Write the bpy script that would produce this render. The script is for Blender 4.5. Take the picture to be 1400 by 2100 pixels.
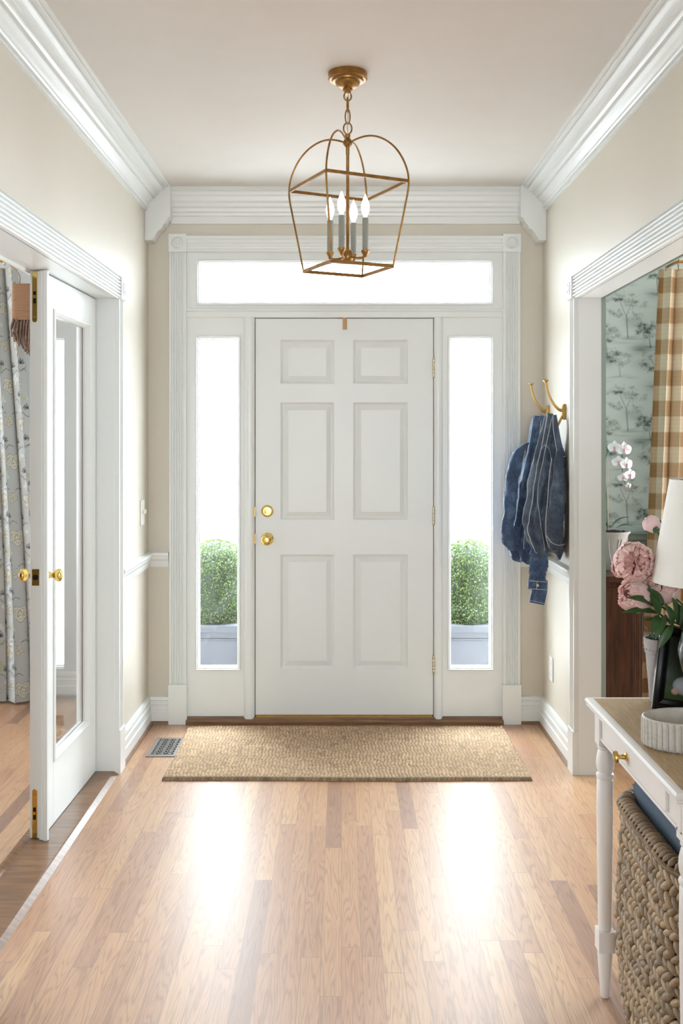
import bpy, bmesh, math, random
import numpy as np
from mathutils import Vector, Matrix, noise
PI = math.pi
random.seed(7); RNG = np.random.default_rng(7)
for o in list(bpy.data.objects): bpy.data.objects.remove(o)
SC = bpy.context.scene
COL = SC.collection

# ------------------------------------------------------------------ camera, world, lights, exposure
CZ = 1.467; FP = 2042.0; HX = 700.0; HY = 899.0
cam = bpy.data.cameras.new('camera'); cam.lens = 35.006; cam.sensor_width = 36; cam.sensor_fit = 'AUTO'
cam.shift_y = -(1050 - HY) / 2100.0; cam.clip_start = 0.05
camo = bpy.data.objects.new('camera', cam); COL.objects.link(camo)
camo.location = (0, 0, CZ); camo.rotation_euler = (PI / 2, 0, 0)
SC.camera = camo
SC.view_settings.view_transform = 'Standard'; SC.view_settings.look = 'None'
SC.view_settings.gamma = 1.0; SC.view_settings.exposure = -0.07
try: SC.view_settings.use_curve_mapping = False
except Exception: pass
W = bpy.data.worlds.new('sky'); SC.world = W; W.use_nodes = True
bg = W.node_tree.nodes['Background']; bg.inputs[0].default_value = (0.82, 0.93, 1.0, 1)
_n = W.node_tree.nodes; _l = W.node_tree.links     # hazy overcast sky, brighter high up
_tc = _n.new('ShaderNodeTexCoord'); _sx = _n.new('ShaderNodeSeparateXYZ'); _mr = _n.new('ShaderNodeMapRange'); _mr.interpolation_type = 'SMOOTHSTEP'
_l.new(_tc.outputs['Generated'], _sx.inputs[0]); _l.new(_sx.outputs[2], _mr.inputs['Value'])
_mr.inputs['From Min'].default_value = .55; _mr.inputs['From Max'].default_value = .85; _mr.inputs['To Min'].default_value = 22; _mr.inputs['To Max'].default_value = 75
_l.new(_mr.outputs[0], bg.inputs[1])

def area(name, loc, rot, sx, sy, power, color=(1, 1, 1), portal=False):
    l = bpy.data.lights.new(name, 'AREA'); l.shape = 'RECTANGLE'; l.size = sx; l.size_y = sy
    l.energy = power; l.color = color
    if portal: l.cycles.is_portal = True
    o = bpy.data.objects.new(name, l); COL.objects.link(o); o.location = loc; o.rotation_euler = rot
    return o
# portals on the three panes of the entrance (they only guide sampling of the sky)
area('sky_portal', (-.635, 5.22, 1.13), (-PI/2, 0, 0), .24, 1.75, 1, portal=True)
area('sky_portal', (.665, 5.22, 1.13), (-PI/2, 0, 0), .24, 1.75, 1, portal=True)
area('sky_portal', (.018, 5.22, 2.27), (-PI/2, 0, 0), 1.55, .24, 1, portal=True)
# daylight at the curtained windows; rear and side lamps are added fill
area('rear_fill_lamp', (0, -5.3, 1.45), (PI/2, 0, 0), 1.9, 2.2, 182, (.80, .91, 1))  # added fill lamp behind the camera, no window is built there
area('window_daylight_study', (-3.2, 5.45, 1.45), (-PI/2, 0, 0), 1.5, 1.9, 90, (.80, .91, 1))
area('study_side_fill_lamp', (-4.3, 4.55, 1.45), (0, -PI/2, 0), 1.9, 1.3, 85, (.80, .91, 1))  # added fill lamp for the study, its side wall has no window
area('window_daylight_dining', (3.1, 5.05, 1.45), (-PI/2, 0, 0), 1.5, 1.9, 100, (.80, .91, 1))
area('dining_side_fill_lamp', (4.3, 4.4, 1.45), (0, PI/2, 0), 1.9, 1.3, 165, (.80, .91, 1))  # added fill lamp brightening the dining room from the side

# ------------------------------------------------------------------ helpers
def P(px, py, Y): return Vector(((px - HX) * Y / FP, Y, CZ - (py - HY) * Y / FP))
class MB:
    def __init__(s): s.v = []; s.f = []; s.c = None
    def add(s, vs, fs, col=None):
        n = len(s.v); s.v += [tuple(v) for v in vs]; s.f += [tuple(i + n for i in f) for f in fs]
        if col is not None:
            if s.c is None: s.c = [(1, 1, 1, 1)] * n
            s.c += [tuple(col)] * len(vs)
        elif s.c is not None: s.c += [(1, 1, 1, 1)] * len(vs)
        return s
    def box(s, x0, x1, y0, y1, z0, z1, M=None, col=None):
        vs = [(x, y, z) for x in (x0, x1) for y in (y0, y1) for z in (z0, z1)]
        if M: vs = [M @ Vector(v) for v in vs]
        return s.add(vs, [(0, 1, 3, 2), (4, 6, 7, 5), (0, 4, 5, 1), (2, 3, 7, 6), (0, 2, 6, 4), (1, 5, 7, 3)], col)
    def prism(s, pts, vec):
        n = len(pts); vec = Vector(vec)
        a = [Vector(p) for p in pts]; b = [p + vec for p in a]
        return s.add(a + b, [tuple(range(n))[::-1], tuple(range(n, 2 * n))] + [(i, (i + 1) % n, (i + 1) % n + n, i + n) for i in range(n)])
    def lathe(s, prof, c=(0, 0, 0), n=32, M=None, col=None, sx=1, sy=1):
        vs = []; fs = []
        for r, z in prof:
            for k in range(n):
                a = 2 * PI * k / n; vs.append(Vector((r * math.cos(a) * sx, r * math.sin(a) * sy, z)))
        m = len(prof)
        for i in range(m - 1):
            for k in range(n):
                k2 = (k + 1) % n; fs.append((i * n + k, i * n + k2, (i + 1) * n + k2, (i + 1) * n + k))
        fs.append(tuple(range(n))[::-1]); fs.append(tuple(range((m - 1) * n, m * n)))
        if M: vs = [M @ v for v in vs]
        c = Vector(c)
        return s.add([v + c for v in vs], fs, col)
    def tube(s, path, r, n=8, closed=False, col=None, flat=1.0):
        path = [Vector(p) for p in path]; m = len(path); vs = []; fs = []
        up = Vector((0, 0, 1)); prev = None
        for i, p in enumerate(path):
            if closed: t = path[(i + 1) % m] - path[i - 1]
            else: t = path[min(i + 1, m - 1)] - path[max(i - 1, 0)]
            t = t.normalized() if t.length > 1e-9 else Vector((0, 0, 1))
            if prev is None:
                a = t.cross(Vector((0, 0, 1)) if abs(t.z) < .9 else Vector((1, 0, 0))).normalized()
            else:
                a = (prev - t * prev.dot(t)).normalized()
            prev = a; b = t.cross(a)
            rr = r[i] if isinstance(r, (list, tuple)) else r
            for k in range(n):
                q = 2 * PI * k / n; vs.append(p + a * math.cos(q) * rr + b * math.sin(q) * rr * flat)
        for i in range(m if closed else m - 1):
            j = (i + 1) % m
            for k in range(n):
                k2 = (k + 1) % n; fs.append((i * n + k, i * n + k2, j * n + k2, j * n + k))
        if not closed:
            fs.append(tuple(range(n))[::-1]); fs.append(tuple(range((m - 1) * n, m * n)))
        return s.add(vs, fs, col)
    def ball(s, c, rx, ry, rz, n=16, m=10, M=None, col=None):
        prof = [(math.sin(PI * i / m), -math.cos(PI * i / m)) for i in range(m + 1)]
        prof[0] = (1e-4, -1); prof[-1] = (1e-4, 1)
        S = Matrix.Diagonal((rx, ry, rz)).to_4x4()
        return s.lathe(prof, c, n, (M @ S) if M else S, col)
    def rect_rings(s, x0, x1, z0, z1, rings, fill=True, y=0, sgn=1):
        """nested rectangles in the XZ plane facing -Y; rings = [(inset, depth)]"""
        vs = []; fs = []
        for (ins, d) in rings:
            vs += [(x0 + ins, y + d * sgn, z0 + ins), (x1 - ins, y + d * sgn, z0 + ins), (x1 - ins, y + d * sgn, z1 - ins), (x0 + ins, y + d * sgn, z1 - ins)]
        for i in range(len(rings) - 1):
            for k in range(4):
                k2 = (k + 1) % 4; fs.append((i * 4 + k, i * 4 + k2, i * 4 + 4 + k2, i * 4 + 4 + k))
        if fill: b = (len(rings) - 1) * 4; fs.append((b, b + 1, b + 2, b + 3))
        return s.add(vs, fs)

ORG = {}
def obj(name, mb, m, parent=None, smooth=None, bevel=0, M=None, recalc=True):
    me = bpy.data.meshes.new(name)
    org = ORG.get(parent.name, Vector()) if parent else Vector()
    me.from_pydata([tuple(Vector(v) - org) for v in mb.v], [], mb.f)
    if recalc:
        b = bmesh.new(); b.from_mesh(me); bmesh.ops.recalc_face_normals(b, faces=b.faces); b.to_mesh(me); b.free()
    if mb.c is not None:
        ca = me.color_attributes.new('Col', 'FLOAT_COLOR', 'POINT')
        ca.data.foreach_set('color', np.array(mb.c, dtype=np.float32).ravel())
    if m: me.materials.append(m)
    o = bpy.data.objects.new(name, me); COL.objects.link(o)
    if parent: o.parent = parent; ORG[o.name] = org
    if smooth is not None:
        me.polygons.foreach_set('use_smooth', [True] * len(me.polygons))
        me.set_sharp_from_angle(angle=math.radians(smooth))
    if bevel:
        bm = o.modifiers.new('edge', 'BEVEL'); bm.width = bevel; bm.segments = 2; bm.limit_method = 'ANGLE'; bm.angle_limit = math.radians(40)
    me.update()
    return o
def tag(o, label=None, cat=None, group=None, kind=None):
    if label: o['label'] = label
    if cat: o['category'] = cat
    if group: o['group'] = group
    if kind: o['kind'] = kind
    return o
def thing(name, loc, label, cat, group=None, kind=None):
    o = bpy.data.objects.new(name, None); COL.objects.link(o); o.location = loc; o.empty_display_size = .05
    ORG[o.name] = Vector(loc)
    return tag(o, label, cat, group, kind)
def struct(name, mb, m, label, cat, **k): return tag(obj(name, mb, m, **k), label, cat, kind='structure')

def lin(r, g, b):
    f = lambda c: (c / 255 / 12.92) if c / 255 <= .04045 else ((c / 255 + .055) / 1.055) ** 2.4
    return (f(r), f(g), f(b), 1)
class NT:
    def __init__(s, name):
        s.m = bpy.data.materials.new(name); s.m.use_nodes = True; s.t = s.m.node_tree; s.b = s.t.nodes['Principled BSDF']
    def n(s, typ, **kw):
        nd = s.t.nodes.new('ShaderNode' + typ)
        for k, v in kw.items():
            if hasattr(nd, k): setattr(nd, k, v)
        return nd
    def l(s, a, b): s.t.links.new(a, b)
    def setin(s, nd, i, v):
        if hasattr(v, 'is_linked') or hasattr(v, 'links'): s.l(v, nd.inputs[i])
        else: nd.inputs[i].default_value = v
    def math(s, op, a, b=0.0, c=None):
        nd = s.n('Math', operation=op); s.setin(nd, 0, a); s.setin(nd, 1, b)
        if c is not None: s.setin(nd, 2, c)
        return nd.outputs[0]
    def mix(s, f, a, b, mode='MIX'):
        nd = s.n('Mix', data_type='RGBA', blend_type=mode); s.setin(nd, 0, f); s.setin(nd, 6, a); s.setin(nd, 7, b); return nd.outputs[2]
    def coord(s, scale=(1, 1, 1)):
        tc = s.n('TexCoord'); mp = s.n('Mapping'); mp.inputs['Scale'].default_value = scale
        s.l(tc.outputs['Object'], mp.inputs[0]); return mp.outputs[0]
    def noise(s, vec, scale, detail=4, rough=.5, dist=0):
        nd = s.n('TexNoise'); s.l(vec, nd.inputs['Vector']); nd.inputs['Scale'].default_value = scale
        nd.inputs['Detail'].default_value = detail; nd.inputs['Roughness'].default_value = rough; nd.inputs['Distortion'].default_value = dist
        return nd.outputs[0]
    def ramp(s, f, stops):
        nd = s.n('ValToRGB'); e = nd.color_ramp.elements
        while len(e) < len(stops): e.new(.5)
        for k, (p, c) in enumerate(stops): e[k].position = p; e[k].color = c
        s.l(f, nd.inputs[0]); return nd.outputs[0]
    def bump(s, h, strength=.3, dist=.01):
        nd = s.n('Bump'); nd.inputs['Strength'].default_value = strength; nd.inputs['Distance'].default_value = dist
        s.l(h, nd.inputs['Height']); s.l(nd.outputs[0], s.b.inputs['Normal'])
def simple(name, col, rough=.5, metal=0, nscale=0, var=.04, bump=0, bscale=None, spec=None, stretch=(1, 1, 1)):
    t = NT(name); t.b.inputs['Roughness'].default_value = rough; t.b.inputs['Metallic'].default_value = metal
    t.b.inputs['Base Color'].default_value = col
    if spec is not None: t.b.inputs['Specular IOR Level'].default_value = spec
    v = t.coord(stretch)
    nz = t.noise(v, nscale or 8)
    a = tuple(max(0, c * (1 - var)) for c in col[:3]) + (1,); b = tuple(min(1, c * (1 + var)) for c in col[:3]) + (1,)
    t.l(t.ramp(nz, [(.3, a), (.7, b)]), t.b.inputs['Base Color'])
    if bump: t.bump(t.noise(v, bscale or 80, 3), bump, .004)
    return t.m
def vcol(name, rough=.8, bump=0, bscale=300, metal=0, sheen=0, translucent=0):
    t = NT(name); at = t.n('Attribute'); at.attribute_name = 'Col'; t.l(at.outputs['Color'], t.b.inputs['Base Color'])
    t.b.inputs['Roughness'].default_value = rough; t.b.inputs['Metallic'].default_value = metal
    if sheen: t.b.inputs['Sheen Weight'].default_value = sheen
    if bump: t.bump(t.noise(t.coord(), bscale, 3), bump, .002)
    if translucent:
        out = t.t.nodes['Material Output']; tr = t.n('BsdfTranslucent'); mx = t.n('MixShader'); mx.inputs[0].default_value = translucent
        t.l(at.outputs['Color'], tr.inputs[0]); t.l(t.b.outputs[0], mx.inputs[1]); t.l(tr.outputs[0], mx.inputs[2]); t.l(mx.outputs[0], out.inputs[0])
    return t.m

# ------------------------------------------------------------------ materials
M_trim = simple('white_trim_paint', lin(235, 237, 235), .28, var=.01, nscale=3)
M_door = simple('white_door_paint', lin(231, 233, 231), .33, var=.012, nscale=2, bump=.03, bscale=25)
M_wall = simple('warm_beige_wall_paint', lin(216, 208, 194), .42, var=.012, nscale=2, bump=.05, bscale=160)
M_ceil = simple('ceiling_paint', lin(224, 218, 212), .8, var=.01)
M_study = simple('pale_grey_wall_paint', lin(222, 224, 222), .7, var=.01)
M_green = simple('grey_green_wainscot_paint', lin(150, 164, 156), .45, var=.02)
M_brass = simple('polished_brass', lin(222, 190, 110), .16, 1, var=.05)
M_brassdull = simple('aged_brass', lin(176, 140, 78), .33, 1, var=.12, nscale=30)
M_gild = simple('antique_gilded_iron', lin(152, 112, 62), .38, .8, var=.25, nscale=40, bump=.15, bscale=120)
M_hinge = simple('satin_nickel_brass', lin(205, 195, 165), .3, 1)
M_black = simple('black_lacquer', lin(14, 14, 16), .22, var=.1)
M_dark = simple('painted_gap_shade', lin(12, 11, 10), .9)  # near-black colour put in for the shade inside gaps and holes
M_candle = simple('grey_candle_sleeve', lin(150, 152, 143), .6)
M_tan = simple('tan_leather', lin(190, 145, 95), .6)
M_linen = simple('slate_blue_linen', lin(84, 98, 112), .9, var=.15, nscale=220, bump=.5, bscale=500)
M_shade = simple('lamp_shade_paper', lin(232, 229, 222), .8, var=.01)
M_marble = None
t = NT('grey_travertine'); v = t.coord((6, 6, 10)); nz = t.noise(v, 5, 6, .6, 1.2)
t.l(t.ramp(nz, [(.3, lin(186, 180, 171)), (.5, lin(198, 193, 185)), (.7, lin(205, 200, 192))]), t.b.inputs['Base Color']); t.b.inputs['Roughness'].default_value = .5; M_marble = t.m
M_pot = simple('grey_clay', lin(158, 150, 148), .8, var=.12, nscale=20, bump=.2, bscale=60)
M_potlight = simple('pale_stone_pot', lin(178, 168, 162), .6, var=.08, nscale=12)
M_soil = simple('bark_soil', lin(45, 36, 30), .95, var=.5, nscale=120, bump=.8, bscale=150)
M_leafg = simple('peony_leaf', lin(58, 88, 44), .45, var=.25, nscale=30)
M_leafd = simple('succulent_leaf', lin(76, 102, 84), .6, var=.25, nscale=40)
M_stem = simple('green_stem', lin(70, 84, 44), .5, var=.15)
M_orchid = simple('white_orchid_petal', lin(244, 238, 240), .55, var=.03, nscale=40)
M_orchl = simple('pink_orchid_lip', lin(214, 140, 150), .5)
M_planter = simple('grey_planter_paint', lin(66, 68, 76), .5)
M_conc = simple('pale_concrete', lin(176, 176, 176), .9, var=.05)
M_siding = simple('white_siding', lin(225, 225, 225), .7)
M_curtrod = M_brass
M_stitch = simple('pale_stitching', lin(196, 200, 204), .8)
M_plate = simple('white_switch_plastic', lin(238, 238, 235), .3)
M_vent = simple('pewter_register_metal', lin(150, 148, 145), .4, .7)
M_jute = simple('jute_cord', lin(150, 112, 82), .9, var=.25, nscale=5, stretch=(1, 1, 60), bump=.6, bscale=5)
M_fringe = simple('taupe_wool_fringe', lin(120, 96, 82), .95, var=.3, nscale=60)
t = NT('dark_mahogany'); v = t.coord((12, 12, 1.2)); nz = t.noise(v, 4, 6, .6, .6)
t.l(t.ramp(nz, [(.3, lin(52, 28, 20)), (.7, lin(86, 50, 34))]), t.b.inputs['Base Color']); t.b.inputs['Roughness'].default_value = .3; M_mahog = t.m
t = NT('oak_table_top'); v = t.coord((10, 1.0, 10)); nz = t.noise(v, 9, 8, .65, .8); n2 = t.noise(t.coord((60, 3, 60)), 8, 3)
c = t.mix(.35, t.ramp(nz, [(.3, lin(150, 122, 84)), (.7, lin(190, 162, 120))]), t.ramp(n2, [(.35, lin(132, 106, 74)), (.65, lin(196, 170, 130))]))
t.l(c, t.b.inputs['Base Color']); t.b.inputs['Roughness'].default_value = .38; t.bump(n2, .15, .002); M_oak = t.m
M_table = simple('pale_grey_white_table_paint', lin(226, 220, 216), .4, var=.015, nscale=4)

def wood_floor(name, along='Y', base=1.0):
    t = NT(name); tc = t.n('TexCoord'); sp = t.n('SeparateXYZ'); t.l(tc.outputs['Object'], sp.inputs[0])
    X, Y = sp.outputs[0], sp.outputs[1]
    w, L = .0575, .95
    u = t.math('DIVIDE', X, w); row = t.math('FLOOR', u); fu = t.math('FRACT', u)
    wn = t.n('TexWhiteNoise', noise_dimensions='1D'); t.l(row, wn.inputs['W'])
    yy = t.math('ADD', t.math('DIVIDE', Y, L), t.math('MULTIPLY', wn.outputs[0], 13.7))
    cell = t.math('FLOOR', yy); fy = t.math('FRACT', yy)
    cv = t.n('CombineXYZ'); t.l(row, cv.inputs[0]); t.l(cell, cv.inputs[1])
    wc = t.n('TexWhiteNoise', noise_dimensions='2D'); t.l(cv.outputs[0], wc.inputs['Vector'])
    rnd = wc.outputs[0]
    # grain coordinates shifted for every board
    gx = t.math('ADD', t.math('MULTIPLY', X, 16), t.math('MULTIPLY', rnd, 37)); gy = t.math('ADD', t.math('MULTIPLY', Y, 1.1), t.math('MULTIPLY', rnd, 91))
    gv = t.n('CombineXYZ'); t.l(gx, gv.inputs[0]); t.l(gy, gv.inputs[1])
    cath = t.n('TexNoise'); t.l(gv.outputs[0], cath.inputs['Vector']); cath.inputs['Scale'].default_value = 1.5; cath.inputs['Detail'].default_value = 1.5
    rings = t.math('FRACT', t.math('MULTIPLY', cath.outputs[0], 13)); ring2 = t.math('ABSOLUTE', t.math('SUBTRACT', rings, .5))
    fx = t.n('CombineXYZ'); t.l(t.math('MULTIPLY', X, 420), fx.inputs[0]); t.l(t.math('MULTIPLY', Y, 14), fx.inputs[1])
    fine = t.n('TexNoise'); t.l(fx.outputs[0], fine.inputs['Vector']); fine.inputs['Scale'].default_value = 1; fine.inputs['Detail'].default_value = 3
    board = t.ramp(rnd, [(0, lin(138, 98, 74)), (.08, lin(172, 126, 92)), (.5, lin(188, 143, 103)), (.85, lin(198, 156, 114)), (1, lin(178, 129, 92))])
    g1 = t.ramp(ring2, [(0, (.5, .42, .36, 1)), (.22, (.95, .93, .9, 1)), (.5, (1, 1, 1, 1))])
    g2 = t.ramp(fine.outputs[0], [(.35, (.72, .66, .6, 1)), (.6, (1.0, 1.0, 1.0, 1))])
    c = t.mix(.6, board, g1, 'MULTIPLY'); c = t.mix(.6, c, g2, 'MULTIPLY')
    gapx = t.math('LESS_THAN', t.math('ABSOLUTE', t.math('SUBTRACT', fu, .5)), .484)
    gapy = t.math('LESS_THAN', t.math('ABSOLUTE', t.math('SUBTRACT', fy, .5)), .4985)
    gap = t.math('MULTIPLY', gapx, gapy)
    c = t.mix(gap, lin(140, 104, 78), c)
    t.l(c, t.b.inputs['Base Color'])
    r = t.math('ADD', t.math('MULTIPLY', fine.outputs[0], .16), .30); t.l(r, t.b.inputs['Roughness'])
    t.b.inputs['Coat Weight'].default_value = 1.0; t.b.inputs['Coat Roughness'].default_value = .42
    h = t.math('ADD', t.math('MULTIPLY', gap, .6), t.math('ADD', t.math('MULTIPLY', ring2, .35), t.math('MULTIPLY', fine.outputs[0], .4)))
    h = t.math('ADD', h, t.math('MULTIPLY', rnd, .5))
    t.bump(h, .22, .0016)
    return t.m
M_floor = wood_floor('oak_strip_floor')
M_sill = simple('oak_threshold_wood', lin(124, 92, 66), .3, var=.3, nscale=6, stretch=(1, 10, 10))

def pane_glass(name, tint=(1, 1, 1, 1), boost=1.0):
    t = NT(name); t.t.nodes.remove(t.b); out = t.t.nodes['Material Output']
    tr = t.n('BsdfTransparent'); tr.inputs[0].default_value = tint
    gl = t.n('BsdfGlossy'); gl.inputs['Roughness'].default_value = .01
    ge = t.n('NewGeometry'); dt = t.n('VectorMath', operation='DOT_PRODUCT'); t.l(ge.outputs['Normal'], dt.inputs[0]); t.l(ge.outputs['Incoming'], dt.inputs[1])
    k = t.math('POWER', t.math('SUBTRACT', 1, t.math('ABSOLUTE', dt.outputs['Value'])), 5)
    f2 = t.math('MINIMUM', t.math('ADD', t.math('MULTIPLY', k, .96), .04), 1)
    mx = t.n('MixShader'); t.l(f2, mx.inputs[0]); t.l(tr.outputs[0], mx.inputs[1]); t.l(gl.outputs[0], mx.inputs[2]); t.l(mx.outputs[0], out.inputs[0])
    return t.m
M_glass = pane_glass('window_glass')
t = NT('lit_bulb_glass'); t.b.inputs['Base Color'].default_value = (1, 1, 1, 1); t.b.inputs['Emission Color'].default_value = (1, .97, .93, 1); t.b.inputs['Emission Strength'].default_value = 1.2; t.b.inputs['Roughness'].default_value = .2; M_bulb = t.m

t = NT('blue_denim'); v = t.coord((1, 1, 1)); n1 = t.noise(v, 14, 5, .6); tw = t.n('TexWave', wave_type='BANDS', bands_direction='DIAGONAL'); t.l(v, tw.inputs[0]); tw.inputs['Scale'].default_value = 420
n3 = t.noise(t.coord((1, 1, .15)), 500, 2)
c = t.ramp(n1, [(.3, lin(30, 46, 76)), (.5, lin(52, 76, 112)), (.72, lin(108, 134, 164))]); c = t.mix(.25, c, t.ramp(n3, [(.35, lin(30, 42, 66)), (.65, lin(120, 138, 160))]))
t.l(c, t.b.inputs['Base Color']); t.b.inputs['Roughness'].default_value = .85; t.b.inputs['Sheen Weight'].default_value = .15; t.bump(n3, .3, .001); M_denim = t.m
t = NT('washed_grey_blue_denim'); v = t.coord((1, 1, 1)); n1 = t.noise(v, 12, 5, .6); n3 = t.noise(t.coord((1, 1, .15)), 500, 2)
c = t.ramp(n1, [(.3, lin(34, 44, 62)), (.5, lin(58, 74, 96)), (.72, lin(104, 120, 140))]); c = t.mix(.25, c, t.ramp(n3, [(.35, lin(36, 42, 56)), (.65, lin(124, 134, 148))]))
t.l(c, t.b.inputs['Base Color']); t.b.inputs['Roughness'].default_value = .85; t.b.inputs['Sheen Weight'].default_value = .15; t.bump(n3, .3, .001); M_denim2 = t.m

# ------------------------------------------------------------------ room shell
YF = 5.13; XL = -.995; XR = 1.035; ZC = 2.745; TW = .15
XLo = XL - TW; XRo = 1.142
YLo = 4.354; YRo = 4.335; YLn = 2.70; YRn = 2.80; ZO = 2.078
YB = -5.6; XSL = -4.6; XSR = 4.6; YSL = 5.66; YSR = 5.26

m = MB(); m.box(XSL, XSR, YB, YF + .02, -.06, 0); m.box(XSL, XLo + .0, YF + .02, YSL, -.06, 0); m.box(XRo, XSR, YF + .02, YSR, -.06, 0)
struct('floor', m, M_floor, 'narrow oak strip floorboards with glossy finish running toward the front door', 'floor')
m = MB(); m.box(XSL - .1, XSR + .1, YB - .1, YSL + .1, ZC, ZC + .1)
struct('ceiling', m, M_ceil, 'plain pale cream ceiling above the entry hall', 'ceiling')
# front wall with the entrance hole
DX0, DX1, DZ1 = -.800, .830, 2.430
m = MB(); m.box(XLo, DX0, YF, YF + .16, 0, ZC); m.box(DX1, XRo, YF, YF + .16, 0, ZC); m.box(DX0, DX1, YF, YF + .16, DZ1, ZC)
struct('wall_front', m, M_wall, 'beige wall around the front entrance unit', 'wall')
m = MB(); m.box(XLo, XL, YLo, YF, 0, ZC); m.box(XLo, XL, YB, YLn, 0, ZC); m.box(XLo, XL, YLn, YLo, ZO + .019, ZC)
struct('wall_left', m, M_wall, 'beige hall wall on the left above and beyond the french door opening', 'wall')
m = MB(); m.box(XR, XRo - .012, YRo, YF, 0, ZC); m.box(XR, XRo - .012, YB, YRn, 0, ZC); m.box(XR, XRo - .012, YRn, YRo, ZO + .02, ZC)
struct('wall_right', m, M_wall, 'beige hall wall on the right above and beyond the dining room opening', 'wall')
m = MB(); m.box(XSL, XSR, YB - .1, YB, 0, ZC)
struct('wall_back', m, M_wall, 'beige wall behind the viewer', 'wall')
# study (left room)
m = MB(); m.box(XSL, XLo, YSL, YSL + .12, 0, ZC); m.box(XSL - .1, XSL, YB, YSL + .12, 0, ZC); m.box(XLo - .012, XLo, YLo + .1, YSL, 0, ZC); m.box(XLo-.012, XLo, YB, YLn-.1, 0, ZC)
m.box(XLo, XLo + .1, YF + .16, YSL + .12, 0, ZC)
struct('wall_study', m, M_study, 'pale grey walls of the room behind the french door', 'wall')

# ---- toile wallpaper painter
def toile_color(u, v):
    TU, TV = .58, .49
    rng = np.random.default_rng(11)
    uu = np.mod(u, TU); vv = np.mod(v, TV)
    d = np.zeros_like(uu); 
    def wrap(a, T): return (a + T / 2) % T - T / 2
    def blob(cu, cv, su, sv, a):
        nonlocal d
        du = wrap(uu - cu, TU); dv = wrap(vv - cv, TV); d = d + a * np.exp(-(du / su) ** 2 - (dv / sv) ** 2)
    def seg(x0, y0, x1, y1, w, a):
        nonlocal d
        n = 7
        L = math.hypot(x1 - x0, y1 - y0); du = wrap(uu - x0, TU); dv = wrap(vv - y0, TV)
        ex, ey = (x1 - x0) / L, (y1 - y0) / L; s = np.clip(du * ex + dv * ey, 0, L)
        dist = np.hypot(du - s * ex, dv - s * ey); d = np.maximum(d, a * np.exp(-(dist / w) ** 2))
    trees = [(.10, .26, 1.0, .06), (.34, .20, .75, .085), (.23, .06, .6, .06), (.50, .40, .85, .07), (.46, .08, .7, .05), (.30, .42, .45, .05)]
    for (cu, cv, st, R) in trees:
        for k in range(38):
            a = rng.uniform(0, 2 * PI); r = 1.15 * R * math.sqrt(rng.uniform(0, 1)) 
            bx = cu + 1.15 * r * math.cos(a); by = cv + .75 * r * math.sin(a)
            blob(bx, by, rng.uniform(.008, .018), rng.uniform(.005, .011), st * rng.uniform(.15, .4))
            for q in range(3): blob(bx + rng.normal(0, .012), by + rng.normal(0, .008), .0035, .0028, st * rng.uniform(.25, .6))
        seg(cu + .012, cv - R * 1.9, cu + .004, cv - R * .5, .003, .8 * st); seg(cu + .004, cv - R * .6, cu - .028, cv + R * .3, .0022, .65 * st); seg(cu + .004, cv - R * .5, cu + .03, cv + R * .2, .002, .6 * st)
        for q in range(8): blob(cu + rng.uniform(-.07, .09), cv - R * 1.9 + rng.uniform(-.012, .008), .03, .004, .22 * st)
    for q in range(14): blob(rng.uniform(0, TU), rng.uniform(0, TV), .05, .006, .16)
    for q in range(10): blob(rng.uniform(0, TU), rng.uniform(0, TV), .05, .03, .22)
    d = np.clip(d * 1.15, 0, 1)[..., None] ** .9
    a = np.array(lin(210, 216, 210)[:3]); b = np.array(lin(86, 100, 97)[:3])
    c = a * (1 - d) + b * d
    return np.concatenate([c, np.ones(c.shape[:-1] + (1,))], -1)
def grid_panel(mb, x0, x1, z0, z1, y, step, painter):
    nx = max(2, int((x1 - x0) / step)); nz = max(2, int((z1 - z0) / step))
    xs = np.linspace(x0, x1, nx); zs = np.linspace(z0, z1, nz); X, Z = np.meshgrid(xs, zs)
    C = painter(X, Z).reshape(-1, 4)
    n0 = len(mb.v); mb.v += [(float(a), y, float(b)) for a, b in zip(X.ravel(), Z.ravel())]
    if mb.c is None: mb.c = []
    mb.c += [tuple(map(float, c)) for c in C]
    mb.f += [(n0 + j * nx + i, n0 + j * nx + i + 1, n0 + (j + 1) * nx + i + 1, n0 + (j + 1) * nx + i) for j in range(nz - 1) for i in range(nx - 1)]
M_toile = vcol('toile_wallpaper', .85)
m = MB(); grid_panel(m, XRo, 1.95, .97, ZC, YSR, .0034, toile_color); grid_panel(m, 1.95, XSR, .97, ZC, YSR, .014, toile_color)
m.box(XRo, XSR, YSR + .004, YSR + .12, 0, ZC, col=lin(210, 216, 210))
struct('wall_dining_front', m, M_toile, 'dining room wall papered with grey green woodland toile', 'wall', recalc=False)
m = MB(); m.box(XRo, XSR, YSR - .012, YSR, 0, .97); m.box(XSR, XSR + .1, YB, YSR + .12, 0, ZC); m.box(XRo - .012, XRo, YRo + .0, YSR, 0, ZC); m.box(XRo - .012, XRo, YB, YRn, 0, ZC)
m.box(XRo - .012, XRo, YRn, YRo, ZO + .02, ZC)
struct('wall_dining', m, M_green, 'grey green painted wainscot and walls of the dining room', 'wall')
m = MB(); m.prism([(XRo, YSR - .012, .925), (XRo, YSR - .03, .935), (XRo, YSR - .034, .96), (XRo, YSR - .042, .965), (XRo, YSR - .042, .975), (XRo, YSR - .012, .975)], (XSR - XRo, 0, 0))
struct('trim_1', m, M_green, 'grey green chair rail under the toile wallpaper', 'trim')

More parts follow.
